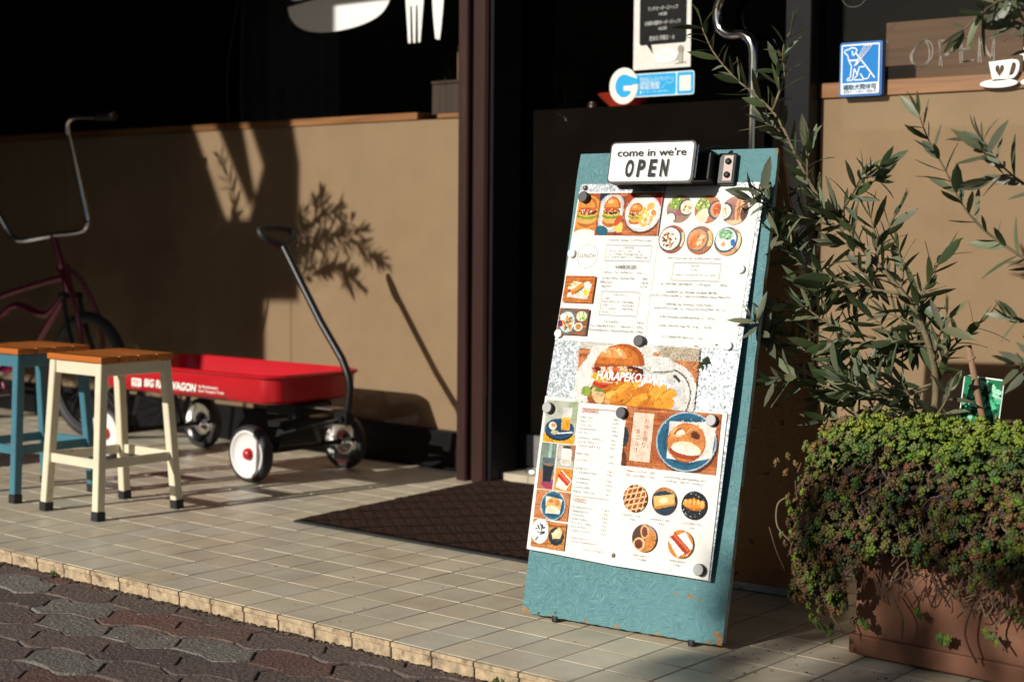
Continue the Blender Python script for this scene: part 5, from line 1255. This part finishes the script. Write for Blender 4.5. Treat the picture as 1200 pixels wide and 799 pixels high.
for z in (.040, .078):
    q = MB(); q.lathe([(.009, 0), (.009, .004), (.005, .007), (0, .007)], 14, Matrix.Translation((.197, -.0187, z)) @ Matrix.Rotation(R(90), 4, 'X')); q.build('bolt', M['rubber'], os_, True)
q = MB(); q.tube([(.140, -D + .006, .012), (.141, -D + .006, .105)], .0022, 6); q.build('spring_pin', M['chrome'], os_)

# ================================================================== PLANTER, SEDUM, OLIVES
pb = (3.5, .93, 0)
pt = thing('planter', 'long terracotta trough planter overgrown with succulents at the right', 'planter', pb, rotz=0)
q = MB(); RZ = Matrix.Translation((2.963, .685, 0)) @ Matrix.Rotation(R(-2.5), 4, 'Z')
q.box(.012, 1.20, .006, .47, .012, .49, .006, RZ, 2); q.build('trough', M['terra'], pt, base=pb)
q = MB(); q.box(0, 1.212, -.006, .482, .010, .062, .006, RZ, 2); q.build('base_band', M['terra'], pt, base=pb)
for x in (.08, 1.1):
    q = MB(); q.box(x, x + .06, .05, .43, .0005, .0095, .002, RZ); q.build('foot', M['rubber'], pt, base=pb)

def fbm(p, s): return mnoise.noise(Vector(p) * s)
# mound of sedum: profile from the back over the top and down the front, and round the left end
def mound(u_, a):
    """u_ along the trough in x, a 0 (back top) .. 1 (hanging front)"""
    prof = smoothline([(1.14, .50, 0), (1.08, .575, 0), (.90, .60, 0), (.74, .595, 0), (.63, .545, 0), (.56, .45, 0), (.54, .34, 0), (.55, .235, 0), (.585, .15, 0)], 1)
    k = a * (len(prof) - 1); i = min(int(k), len(prof) - 2); p = prof[i].lerp(prof[i + 1], k - i)
    return Vector((u_, p.x, p.y))
mbs = MB(); cols = []
def rosette(c, nrm, r, col):
    nrm = nrm.normalized(); a = Vector((0, 0, 1)) if abs(nrm.z) < .9 else Vector((1, 0, 0)); x = a.cross(nrm).normalized(); y = nrm.cross(x)
    ph = random.random() * 6
    for k in range(13):
        ang = ph + k * 2.399; t_ = k / 12; tilt = .25 + .95 * (1 - t_)
        d = (x * math.cos(ang) + y * math.sin(ang)) * math.sin(tilt) + nrm * math.cos(tilt)
        L_ = r * (.65 + .45 * (1 - t_)); w_ = r * .30; s_ = d.cross(nrm); s_ = s_.normalized() if s_.length > 1e-4 else x; n2 = s_.cross(d)
        b0 = c + nrm * r * .25 * t_; m_ = b0 + d * L_ * .62; tp = b0 + d * L_
        V = [mbs.bm.verts.new(p) for p in (b0, m_ + s_ * w_, m_ + n2 * w_ * .6, m_ - s_ * w_, m_ - n2 * w_ * .6, tp)]
        sh = random.uniform(.8, 1.2); cc = tuple(q_ * sh for q_ in col)
        for i in range(4):
            mbs.bm.faces.new((V[0], V[1 + i], V[1 + (i + 1) % 4])); mbs.bm.faces.new((V[5], V[1 + (i + 1) % 4], V[1 + i])); cols.extend([cc, cc])
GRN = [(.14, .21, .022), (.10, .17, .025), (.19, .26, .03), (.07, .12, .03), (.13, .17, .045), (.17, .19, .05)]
GRN_LIT = [(.20, .27, .025), (.16, .24, .025), (.24, .30, .03), (.13, .20, .03), (.21, .24, .05)]  # brighter greens put the sunlit top into the leaf colour
RDD = [(.20, .105, .04), (.16, .11, .04), (.22, .14, .05), (.13, .07, .035)]
spots = []
for k in range(3900):
    x = random.uniform(2.80, 3.85); a = random.random() ** .85
    lim = .86 + .16 * fbm((x * 3, 0, 1.3), 1.0) + .10 * fbm((x * 9, 4, 0), 1)
    if x < 3.0: lim = 1.0
    if a > lim: continue
    # sparse brown patch half way down
    dens = 1.0
    if .46 < a and fbm((x * 4.2, a * 3.5, .7), 1) > -.05 and x > 3.0: dens = .62
    if random.random() > dens: continue
    p = mound(x, a)
    e = 1.0
    if x < 2.98:
        f_ = (2.98 - x) / .18; p.y = .90 + (p.y - .90) * math.sqrt(max(0, 1 - .72 * f_ * f_)); p.z -= .045 * f_ * f_
    nrm = Vector((-.5 if x < 2.95 else 0, p.y - .9, (p.z - .36) * 1.3)) + Vector((random.uniform(-.5, .5), random.uniform(-.5, .5), random.uniform(-.2, .6)))
    p += Vector((random.uniform(-.012, .012), random.uniform(-.02, .02), random.uniform(-.014, .016)))
    p += Vector((fbm(p, 7), fbm(p + Vector((5, 0, 0)), 7), fbm(p + Vector((0, 9, 0)), 7))) * .035
    red = .06 + (.36 if x < 2.92 else 0) + (.40 if a > .55 else 0)
    col = random.choice(RDD if random.random() < red else (GRN_LIT if a < .42 else GRN))
    if p.x < 2.80: continue
    if a > .5: col = tuple(v * random.uniform(.5, .9) for v in col)  # hanging front darkened in colour where less light falls
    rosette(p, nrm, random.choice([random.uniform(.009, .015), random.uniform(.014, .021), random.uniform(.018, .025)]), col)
    spots.append(p)
# the trailing curtain on the left end
for k in range(430):
    x = random.uniform(2.79, 2.965); z = .58 - .50 * random.random(); y = random.uniform(.56, .98)
    edge_ = 2.80 + .05 * abs(z - .42) * 2 + .02 * fbm((z * 9, 0, 0), 1)
    if z < .30: edge_ += (.30 - z) * .35
    if x < edge_ or (z < .2 and random.random() < .55): continue
    p = Vector((x, y, z)); col = random.choice(RDD if random.random() < .35 else GRN)
    rosette(p, Vector((-.7, -.7, random.uniform(-.4, .6))), random.uniform(.011, .019), col)
for k in range(26):
    t_ = k / 25; p = Vector((2.86 + .10 * t_ ** 1.5 + random.uniform(-.015, .015), .60 + random.uniform(-.03, .03), .25 - .19 * t_)); rosette(p, Vector((-.4, -.7, -.2)), random.uniform(.010, .016), random.choice(GRN + RDD))
for (x, z) in ((3.02, .11), (3.03, .105), (3.23, .10), (3.24, .095), (3.26, .11), (3.18, .15), (3.36, .135), (3.42, .20), (3.44, .19), (3.38, .12)):
    for k in range(3): rosette(Vector((x + random.uniform(-.012, .012), .645, z + random.uniform(-.01, .01))), Vector((0, -1, .2)), .013, random.choice(GRN))
sed = thing('sedum', 'trailing green and reddish sedum spilling over the terracotta planter', 'plant', (3.4, .8, .5))
sdb = (3.4, .8, .5)
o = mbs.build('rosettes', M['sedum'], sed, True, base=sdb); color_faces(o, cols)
q = MB(); tw_cols = []
def twig(pts, r):
    nf = len(q.bm.faces); q.tube(smoothline(pts, 4), r, 5); c = random.choice([(.16, .10, .06), (.12, .07, .045), (.22, .155, .10), (.11, .055, .04)])
    tw_cols.extend([c] * (len(q.bm.faces) - nf))
for k in range(620):
    x = random.uniform(2.95, 3.8); a = random.uniform(.40, .88)
    p = mound(x, a); p.y += .02; s_ = random.uniform(-1, 1)
    L_ = random.uniform(.03, .085)
    twig([p, p + Vector((s_ * L_ * .5, -.022, -L_ * .35)), p + Vector((s_ * L_ * .9, -.010 + random.uniform(-.02, .02), -L_ * random.uniform(.4, 1.0)))], random.uniform(.0011, .0020))
for k in range(22):
    x = random.uniform(2.84, 2.96); z = random.uniform(.2, .55); p = Vector((x, random.uniform(.58, .7), z)); twig([p, p + Vector((random.uniform(-.03, .03), -.02, -.05)), p + Vector((random.uniform(-.05, .05), 0, -.12))], .0022)
for x, z0, z1 in ((3.10, .20, .09), (3.32, .2, .06), (3.40, .2, .10)):
    y = .632; s_ = random.uniform(-.05, .05); twig([(x, y, z0), (x + s_, y - .012, (z0 + z1) / 2), (x + s_ * .4 + .02, y, z1)], .0028)
twig([(2.815, .60, .22), (2.80, .58, .27), (2.775, .58, .335)], .002)
twig([(2.83, .60, .30), (2.80, .58, .34), (2.80, .58, .40), (2.825, .60, .42)], .0025)
o = q.build('dry_stems', M['twig'], sed, True, base=sdb); color_faces(o, tw_cols)
q = MB(); G = []
for i in range(50):
    x = 2.86 + 1.0 * i / 49; row = []
    for j in range(17):
        a = .80 * j / 16; p = mound(x, a); d = Vector((0, p.y - .9, p.z - .36)).normalized(); p -= d * (.030 + .018 * fbm((x, p.y, p.z), 14))
        if x < 2.98: f_ = (2.98 - x) / .13; p.y = .90 + (p.y - .90) * math.sqrt(max(0.02, 1 - .9 * f_ * f_)); p.z -= .05 * f_
        row.append(q.bm.verts.new(p))
    G.append(row)
for i in range(49):
    for j in range(16): q.bm.faces.new((G[i][j], G[i + 1][j], G[i + 1][j + 1], G[i][j + 1]))
q.build('soil_mass', M['soil'], sed, True, base=sdb)

def olive(name, label, base, shoots, leafscale=1.0, density=1.0, trunk_r=.011, subs=True, extra_side=1.0):
    t = thing(name, label, 'tree', base)
    tr = MB(); lf = MB(); lc = []
    def leaf(p, d, L_, side):
        d = d.normalized(); s_ = d.cross(side); s_ = s_.normalized() if s_.length > 1e-3 else Vector((1, 0, 0)); n2 = s_.cross(d).normalized()
        w_ = L_ * random.uniform(.100, .138); cu_ = L_ * random.uniform(-.20, .10)
        pts = []
        for k, (t_, ww) in enumerate(((0, .18), (.25, .8), (.5, 1.0), (.75, .78), (1.0, .06))):
            c = p + d * L_ * t_ + n2 * cu_ * t_ * t_ * 1.5; pts.append((lf.bm.verts.new(c + s_ * w_ * ww + n2 * w_ * .12), lf.bm.verts.new(c), lf.bm.verts.new(c - s_ * w_ * ww + n2 * w_ * .12)))
        g = random.uniform(.65, 1.35); c = (g * random.uniform(.9, 1.15), g, g * random.uniform(.8, 1.1))
        for A, B in zip(pts, pts[1:]):
            lf.bm.faces.new((A[0], A[1], B[1], B[0])); lf.bm.faces.new((A[1], A[2], B[2], B[1])); lc.extend([c, c])
    def shoot(pts, r0, r1, leaves, sub):
        P = smoothline(pts, 5); n_ = len(P); tr.tube(P, [r0 + (r1 - r0) * i / (n_ - 1) for i in range(n_)], 6)
        # walk along
        dist = 0; nxt = random.uniform(.01, .03); alt = random.random() * 6; sidenext = .05
        tot = sum((P[i + 1] - P[i]).length for i in range(n_ - 1)); acc = 0
        for i in range(n_ - 1):
            seg = P[i + 1] - P[i]; L_ = seg.length
            while nxt < acc + L_:
                p = P[i] + seg * ((nxt - acc) / L_); d = seg.normalized(); fr = nxt / tot
                if leaves and fr > leaves:
                    a = Vector((0, 0, 1)) if abs(d.z) < .85 else Vector((1, 0, 0)); x = a.cross(d).normalized(); y = d.cross(x); alt += 1.57 + random.uniform(-.4, .4)
                    for sgn in (-1, 1):
                        if random.random() < .08: continue
                        o_ = (x * math.cos(alt) + y * math.sin(alt)) * sgn; dd = d * random.uniform(.55, 1.0) + o_ * random.uniform(.6, 1.0) + Vector((0, 0, random.uniform(-.2, .15)))
                        leaf(p, dd, leafscale * random.uniform(.052, .112) * (1 - .35 * max(0, fr - .75) * 2), d + Vector((random.uniform(-.4, .4), random.uniform(-.4, .4), random.uniform(-.4, .4))))
                if sub and nxt > sidenext and fr > .12 and fr < .93:
                    a = Vector((0, 0, 1)) if abs(d.z) < .85 else Vector((1, 0, 0)); x = a.cross(d).normalized(); y = d.cross(x); th = random.random() * 6.28
                    o_ = x * math.cos(th) + y * math.sin(th); q0 = p; dl = (d * .9 + o_ * .9).normalized(); Ls = random.uniform(.08, .20) * extra_side
                    e = [q0, q0 + dl * Ls * .5 + Vector((0, 0, .01)), q0 + dl * Ls + Vector((random.uniform(-.02, .02), random.uniform(-.02, .02), random.uniform(0, .03)))]
                    shoot(e, max(r1, .0026), .0017, .06, False); sidenext = nxt + random.uniform(.036, .075) / density
                nxt += random.uniform(.021, .032) / density
            acc += L_
        d = (P[-1] - P[-2]).normalized()
        if leaves:
            for k in range(3): leaf(P[-1], d + Vector((random.uniform(-.4, .4), random.uniform(-.4, .4), random.uniform(-.3, .4))), leafscale * random.uniform(.05, .08), d.orthogonal())
    for pts, r0, r1, lv, sb_ in shoots: shoot(pts, r0, r1, lv, sb_)
    tr.build('trunk', M['bark'], t, True, base=base)
    o = lf.build('foliage', M['olive'], t, True, base=base); color_faces(o, lc)
    return t
main = [(2.968, .92, .50), (3.079, .911, .607), (3.085, .902, .737), (3.046, .892, .872), (2.979, .883, .971), (2.881, .874, 1.07), (2.832, .865, 1.144), (2.752, .855, 1.21), (2.683, .846, 1.326), (2.624, .837, 1.436), (2.545, .828, 1.51), (2.503, .818, 1.544), (2.434, .809, 1.62), (2.398, .8, 1.693)]
main = [(3.07, .92, .48)] + main[1:]
B_ = [
 [(2.851, .87, 1.121), (2.708, .795, 1.162), (2.616, .72, 1.208)],
 [(2.989, .88, .95), (2.844, .84, .982), (2.708, .8, 1.045), (2.665, .76, 1.124)],
 [(3.056, .9, .826), (2.869, .85, .815), (2.714, .8, .79), (2.648, .75, .82), (2.587, .7, .836)],
 [(3.076, .9, .713), (2.919, .86, .663), (2.784, .82, .699), (2.713, .78, .716)],
 [(3.085, .9, .657), (2.937, .875, .624), (2.783, .85, .597)],
 [(3.076, .9, .736), (3.118, .925, .81), (3.179, .95, .876)],
 [(3.022, .89, .905), (3.054, .92, .997), (3.078, .95, 1.059)],
 [(2.916, .87, 1.041), (2.944, .885, 1.122), (2.961, .9, 1.168)],
 [(3.001, .88, .939), (2.968, .903, .822), (2.832, .927, .719), (2.715, .95, .636)],
 [(2.816, .86, 1.167), (2.869, .83, 1.224), (2.908, .8, 1.269)],
 [(2.614, .83, 1.452), (2.640, .84, 1.53), (2.640, .85, 1.574)],
 [(2.642, .83, 1.392), (2.61, .80, 1.418)],
 [(3.0, .88, .95), (3.03, .95, .90), (2.98, 1.0, .80)], [(2.93, .86, .83), (2.84, .80, .86), (2.77, .76, .91)], [(2.85, .86, .98), (2.75, .80, .92), (2.66, .74, .90)], [(3.07, .90, .70), (3.0, .80, .68), (2.9, .74, .72)], [(2.93, .875, 1.03), (2.86, .95, .98), (2.78, 1.0, .92)],
]
olive('olive_tree', 'young olive tree leaning left over the menu board', (3.07, .92, .48), [(main[:9], .011, .0045, .36, True), (main[8:], .0045, .002, .05, False)] + [(b_, .0045, .0022, .06, k not in (5, 6, 7)) for k, b_ in enumerate(B_)], 1.0, 1.0, extra_side=.72)
RB_ = [
 [(3.54, .85, .769), (3.44, .814, .998), (3.357, .779, 1.06), (3.282, .743, 1.119), (3.233, .707, 1.186), (3.202, .671, 1.27), (3.171, .636, 1.345), (3.161, .6, 1.404)],
 [(3.553, .85, 1.0), (3.43, .767, 1.186), (3.354, .683, 1.268), (3.327, .6, 1.337)],
 [(3.588, .8, 1.064), (3.538, .725, 1.507), (3.441, .65, 1.597), (3.375, .6, 1.602)],
 [(3.538, .85, .811), (3.456, .725, .886), (3.403, .6, .916)],
 [(3.54, .85, .769), (3.459, .725, .793), (3.423, .6, .809)],
 [(3.491, .8, 1.496), (3.42, .7, 1.654), (3.376, .6, 1.666), (3.356, .5, 1.627)],
]
tr2 = [(3.62, .92, .48), (3.60, .90, .75), (3.57, .86, 1.0), (3.60, .82, 1.25), (3.54, .78, 1.5), (3.58, .75, 1.8)]
olive('olive_tree', 'second olive tree reaching in from the right edge with loose sprays', (3.62, .92, .48), [(tr2, .012, .003, .5, True)] + [(b_, .0045, .0015, .30 if i == 0 else .2, i in (1, 5)) for i, b_ in enumerate(RB_)], 1.0, .9, extra_side=.6)

# olive in a pot left of the picture; its boughs throw the leaf shadows on the left panels
ob_ = (-2.0, .15, 0)
pot = thing('plant_pot', 'round terracotta pot left of the stools', 'pot', ob_)
q = MB(); q.lathe([(0, .005), (.17, .005), (.23, .36), (.25, .36), (.25, .42), (.225, .42), (.215, .37), (0, .36)], 32, Matrix.Translation(ob_)); q.build('body', M['terra'], pot, True, base=ob_, auto=40)
q = MB(); q.lathe([(0, .385), (.21, .372)], 24, Matrix.Translation(ob_)); q.build('soil', M['soil'], pot, base=ob_)
def shp(pts, d0, d1): return [tuple(Vector((x, 2.5, z)) - SUN_D * (d0 + (d1 - d0) * i / (len(pts) - 1))) for i, (x, z) in enumerate(pts)]
k0 = Vector((-1.2, 2.5, 1.0)) - SUN_D * 2.6
L1 = shp([(-1.25, .85), (-1.0, .97), (-.82, 1.07), (-.60, 1.01), (-.44, .93)], 2.6, 2.5)
L2 = shp([(-1.10, .80), (-.98, 1.15), (-.90, 1.30), (-.86, 1.42)], 2.6, 2.5)
L3 = shp([(-1.12, .80), (-.95, .86), (-.78, .90), (-.62, .82)], 2.6, 2.5)
L5 = shp([(-1.12, 1.0), (-1.0, 1.08), (-.88, 1.16), (-.80, 1.17)], 2.5, 2.4)
L4 = shp([(-1.6, 1.0), (-1.52, 1.2), (-1.60, 1.38), (-1.64, 1.45)], 2.6, 2.5)
olive('olive_tree', 'olive tree in the round pot left of the stools', (-2.0, .15, .38), [([(-2.0, .15, .37), (-1.98, .14, .8), (-1.90, .12, 1.25), (-1.78, .1, 1.55), L1[0]], .018, .006, 0, False)] + [(l, .004, .0015, .10, True) for l in (L1, L3, L5)] + [([(-1.9, .12, 1.25), L4[0]] + L4[1:], .005, .0015, .45, False)], 1.15, 1.2, extra_side=.6)

# plant tag and stake
t = thing('plant_tag', 'green printed plant tag in the sedum behind the olive stem', 'tag', (3.18, .955, .56))
f = Flat(.0003); w_ = .105; 
f.poly(rrect(-.052, .052, .03, .175, .010), '#e4ece6'); f.clip = rect_clip(-.050, .050, .05, .172); f.rect(-.06, .06, .04, .18, '#1f8a5c'); f.specks(0, .11, .05, .065, ['#0c3a26', '#124f36', '#58c79a', '#a8e6c8', '#0a2c20'], 60, .013); f.clip = None
f.ticks(-.04, .04, .036, .006, '#7a8a80')
q = MB(); q.prism(rrect(-.053, .053, .029, .176, .010), .0015, Matrix.Translation((0, .0002, 0))); q.box(-.008, .008, .0005, .002, -.06, .032); q.build('card', M['white'], t)
o = f.mesh('print', M['paper'], t); t.rotation_euler = (R(-4), R(5), R(12))
q = MB(); q.tube([(3.226, .93, .52), (3.215, .93, .60), (3.19, .93, .70), (3.163, .93, .82)], [.009, .009, .0095, .008], 8)
q.tube([(3.19, .93, .70), (3.175, .915, .715)], .004, 5); q.tube([(3.17, .93, .785), (3.185, .92, .79)], .004, 5)
tag(q.build('plant_stake', M['stake'], base=(3.226, .93, .52), smooth=True), 'bare wooden stake standing in front of the green plant tag', 'stake')

# grit, crumbs of soil and dry bits along the kerb and on the tiles
q = MB(); gc = []
def bit(x, y, z, r, c, flat=.5):
    n0 = len(q.bm.faces); bmesh.ops.create_icosphere(q.bm, subdivisions=1, radius=1, matrix=Matrix.Translation((x, y, z)) @ Matrix.Rotation(random.random() * 6.28, 4, 'Z') @ Matrix.Diagonal((r * random.uniform(.7, 1.6), r * random.uniform(.6, 1), r * flat, 1)))
    gc.extend([c] * (len(q.bm.faces) - n0))
GC = [(.05, .035, .025), (.09, .065, .045), (.14, .10, .065), (.035, .028, .022)]
for k in range(900):
    x = random.uniform(-.6, 3.6); y = -.011 - abs(random.gauss(0, .012)); bit(x, y, KERB + random.uniform(0, .003), random.uniform(.0025, .0075), random.choice(GC))
for k in range(260): bit(random.uniform(-.4, 3.4), random.uniform(-.5, -.02), KERB + .001, random.uniform(.0015, .004), random.choice(GC + [(.35, .33, .28), (.24, .17, .09)]), .4)
for k in range(90): bit(random.uniform(-.8, 3.4), random.uniform(.03, 1.6), .0012, random.uniform(.0014, .0030), random.choice(GC + [(.55, .52, .45)]), .5)
for k in range(60): bit(random.uniform(2.7, 3.4), random.uniform(.35, .66), .0012, random.uniform(.0018, .0045), random.choice([(.10, .13, .03), (.16, .07, .04), (.09, .06, .04)]), .5)
o = q.build('grit', pm('grit', (.1, .08, .06), .95, attr='Col'), base=(1.5, 0, KERB)); color_faces(o, gc); tag(o, 'scattered grit and dry crumbs along the tiled kerb', 'grit', kind='stuff')

# weeds in the kerb joint
def weed(x, y, s_, label):
    q = MB(); c = []
    for k in range(16):
        a = random.random() * 6.28; e = random.uniform(.4, 1.3); d = Vector((math.cos(a) * math.cos(e), math.sin(a) * math.cos(e), math.sin(e))); L_ = s_ * random.uniform(.5, 1); sd_ = d.cross(Vector((0, 0, 1))).normalized() * L_ * .16
        p = Vector((x, y, KERB)) + Vector((random.uniform(-.3, .3) * s_, random.uniform(-.15, .15) * s_, 0)); m_ = p + d * L_ * .55; tp = p + d * L_ + Vector((0, 0, -L_ * .15))
        q.bm.faces.new([q.bm.verts.new(v) for v in (p, m_ + sd_, tp, m_ - sd_)]); g = random.uniform(.7, 1.4); c.append((g, g, g * .8))
    o = q.build('weed', M['weed'], base=(x, y, KERB)); color_faces(o, c); tag(o, label, 'weed', 'weeds along the kerb')
weed(.42, -.022, .035, 'small weed in the kerb joint below the cream stool')
weed(2.35, -.03, .05, 'leafy weed at the kerb cut by the bottom edge')

# ================================================================== ACROSS THE STREET (behind the camera: shade and reflections)
t = thing('house', 'long grey concrete house across the street behind the camera', 'building', (-24, -11, 0))
hb_ = (-24, -11, 0)
q = MB(); q.box(-44, -7.2, -15, -10, KERB, 8.5); q.build('wall', M['conc'], t, base=hb_)
q = MB(); q.box(-44.4, -6.9, -15.3, -9.7, 8.5, 8.8, .02); q.build('roof', M['black'], t, base=hb_)
for x in range(-42, -9, 4):
    for z in (1.2, 4.6):
        q = MB(); q.box(x, x + 1.8, -10.02, -9.96, z, z + 1.7, .01); q.build('window', M['winglass'], t, base=hb_)
t = thing('garden_wall', 'low concrete garden wall across the street behind the camera', 'wall', (2, -10.2, 0))
q = MB(); q.box(-7.15, 14, -10.4, -10.2, KERB, 2.3, .02); q.build('wall', M['conc'], t, base=(2, -10.2, 0))
q = MB(); q.box(-7.15, 14, -10.45, -10.15, 2.3, 2.4, .01); q.build('coping', M['plaster'], t, base=(2, -10.2, 0))

t = thing('shade_hedge', 'unseen leaf screen added over the garden wall to dim the sun at lower right', 'shade_hedge', (4, -10.9, 0)); hgb = (4, -10.9, 0)
q = MB(); hc = []  # unseen foliage added, its density set to dim the sun on the planter
for k in range(5600):
    p = Vector((random.uniform(.5, 8.5), random.uniform(-11.2, -10.5), random.uniform(2.0, 5.05 + .12 * math.sin(k)))); a = random.uniform(.06, .11)
    d = Vector((random.gauss(0, 1), random.gauss(0, 1), random.gauss(0, 1))).normalized(); x = d.orthogonal().normalized() * a; y = d.cross(x).normalized() * a * .8
    q.bm.faces.new([q.bm.verts.new(p + v) for v in (-x, -y, x, y)]); g = random.uniform(.6, 1.3); hc.append((g, g, g))
o = q.build('foliage', M['shade_hedge'], t, base=hgb); color_faces(o, hc)
q = MB()
for x in (1.4, 2.4, 3.5, 4.6, 5.7, 6.8, 7.9): q.tube([(x, -10.8, KERB - .02), (x + .05, -10.82, 1.2), (x - .03, -10.8, 2.6), (x, -10.8, 4.7)], [.05, .045, .03, .01], 7)
q.build('stems', M['bark'], t, True, base=hgb)

# unseen hoarding added left of the camera, cut to shade the left shop front
def back(x, z, dist):
    """where the sun ray that meets the panel plane at (x, 2.5, z) passed `dist` earlier"""
    return Vector((x, 2.5, z)) - SUN_D * dist
HD = 5.6
hy = back(0, 0, HD).y
t = thing('shadow_hoarding', 'tall unseen hoarding on posts, added to cast the slit shadow on the left front', 'hoarding', (-5, hy, 0)); hob = (-5, hy, 0)
def hoard(pts, name='panel'):
    q = MB(); L_ = [(back(x, z, HD).x, back(x, z, HD).z) for x, z in pts]; q.prism(L_, .03, Matrix.Translation((0, hy, 0))); q.build(name, M['conc'], t, base=hob, recalc=True)
hoard([(-1.30, .18), (-1.30, .715), (-1.045, .722), (-1.035, 1.42), (-1.30, 1.42), (-1.42, 1.13), (-1.60, 1.13), (-1.86, 1.63), (-6.5, 1.63), (-6.5, .18)])
hoard([(-1.035, 1.42), (-1.08, 1.60), (-1.09, 1.90), (-.75, 1.98), (-.75, 3.4), (-6.5, 3.4), (-6.5, 1.63), (-1.68, 1.63), (-1.42, 1.20), (-1.37, 1.26), (-1.47, 1.63), (-1.42, 1.63), (-1.32, 1.42)])
q = MB()
for x in (-3.2, -7.2): q.box(back(x, 0, HD).x - .05, back(x, 0, HD).x + .05, hy + .031, hy + .10, KERB, back(0, 3.3, HD).z)
q.build('post', M['black'], t, base=hob)
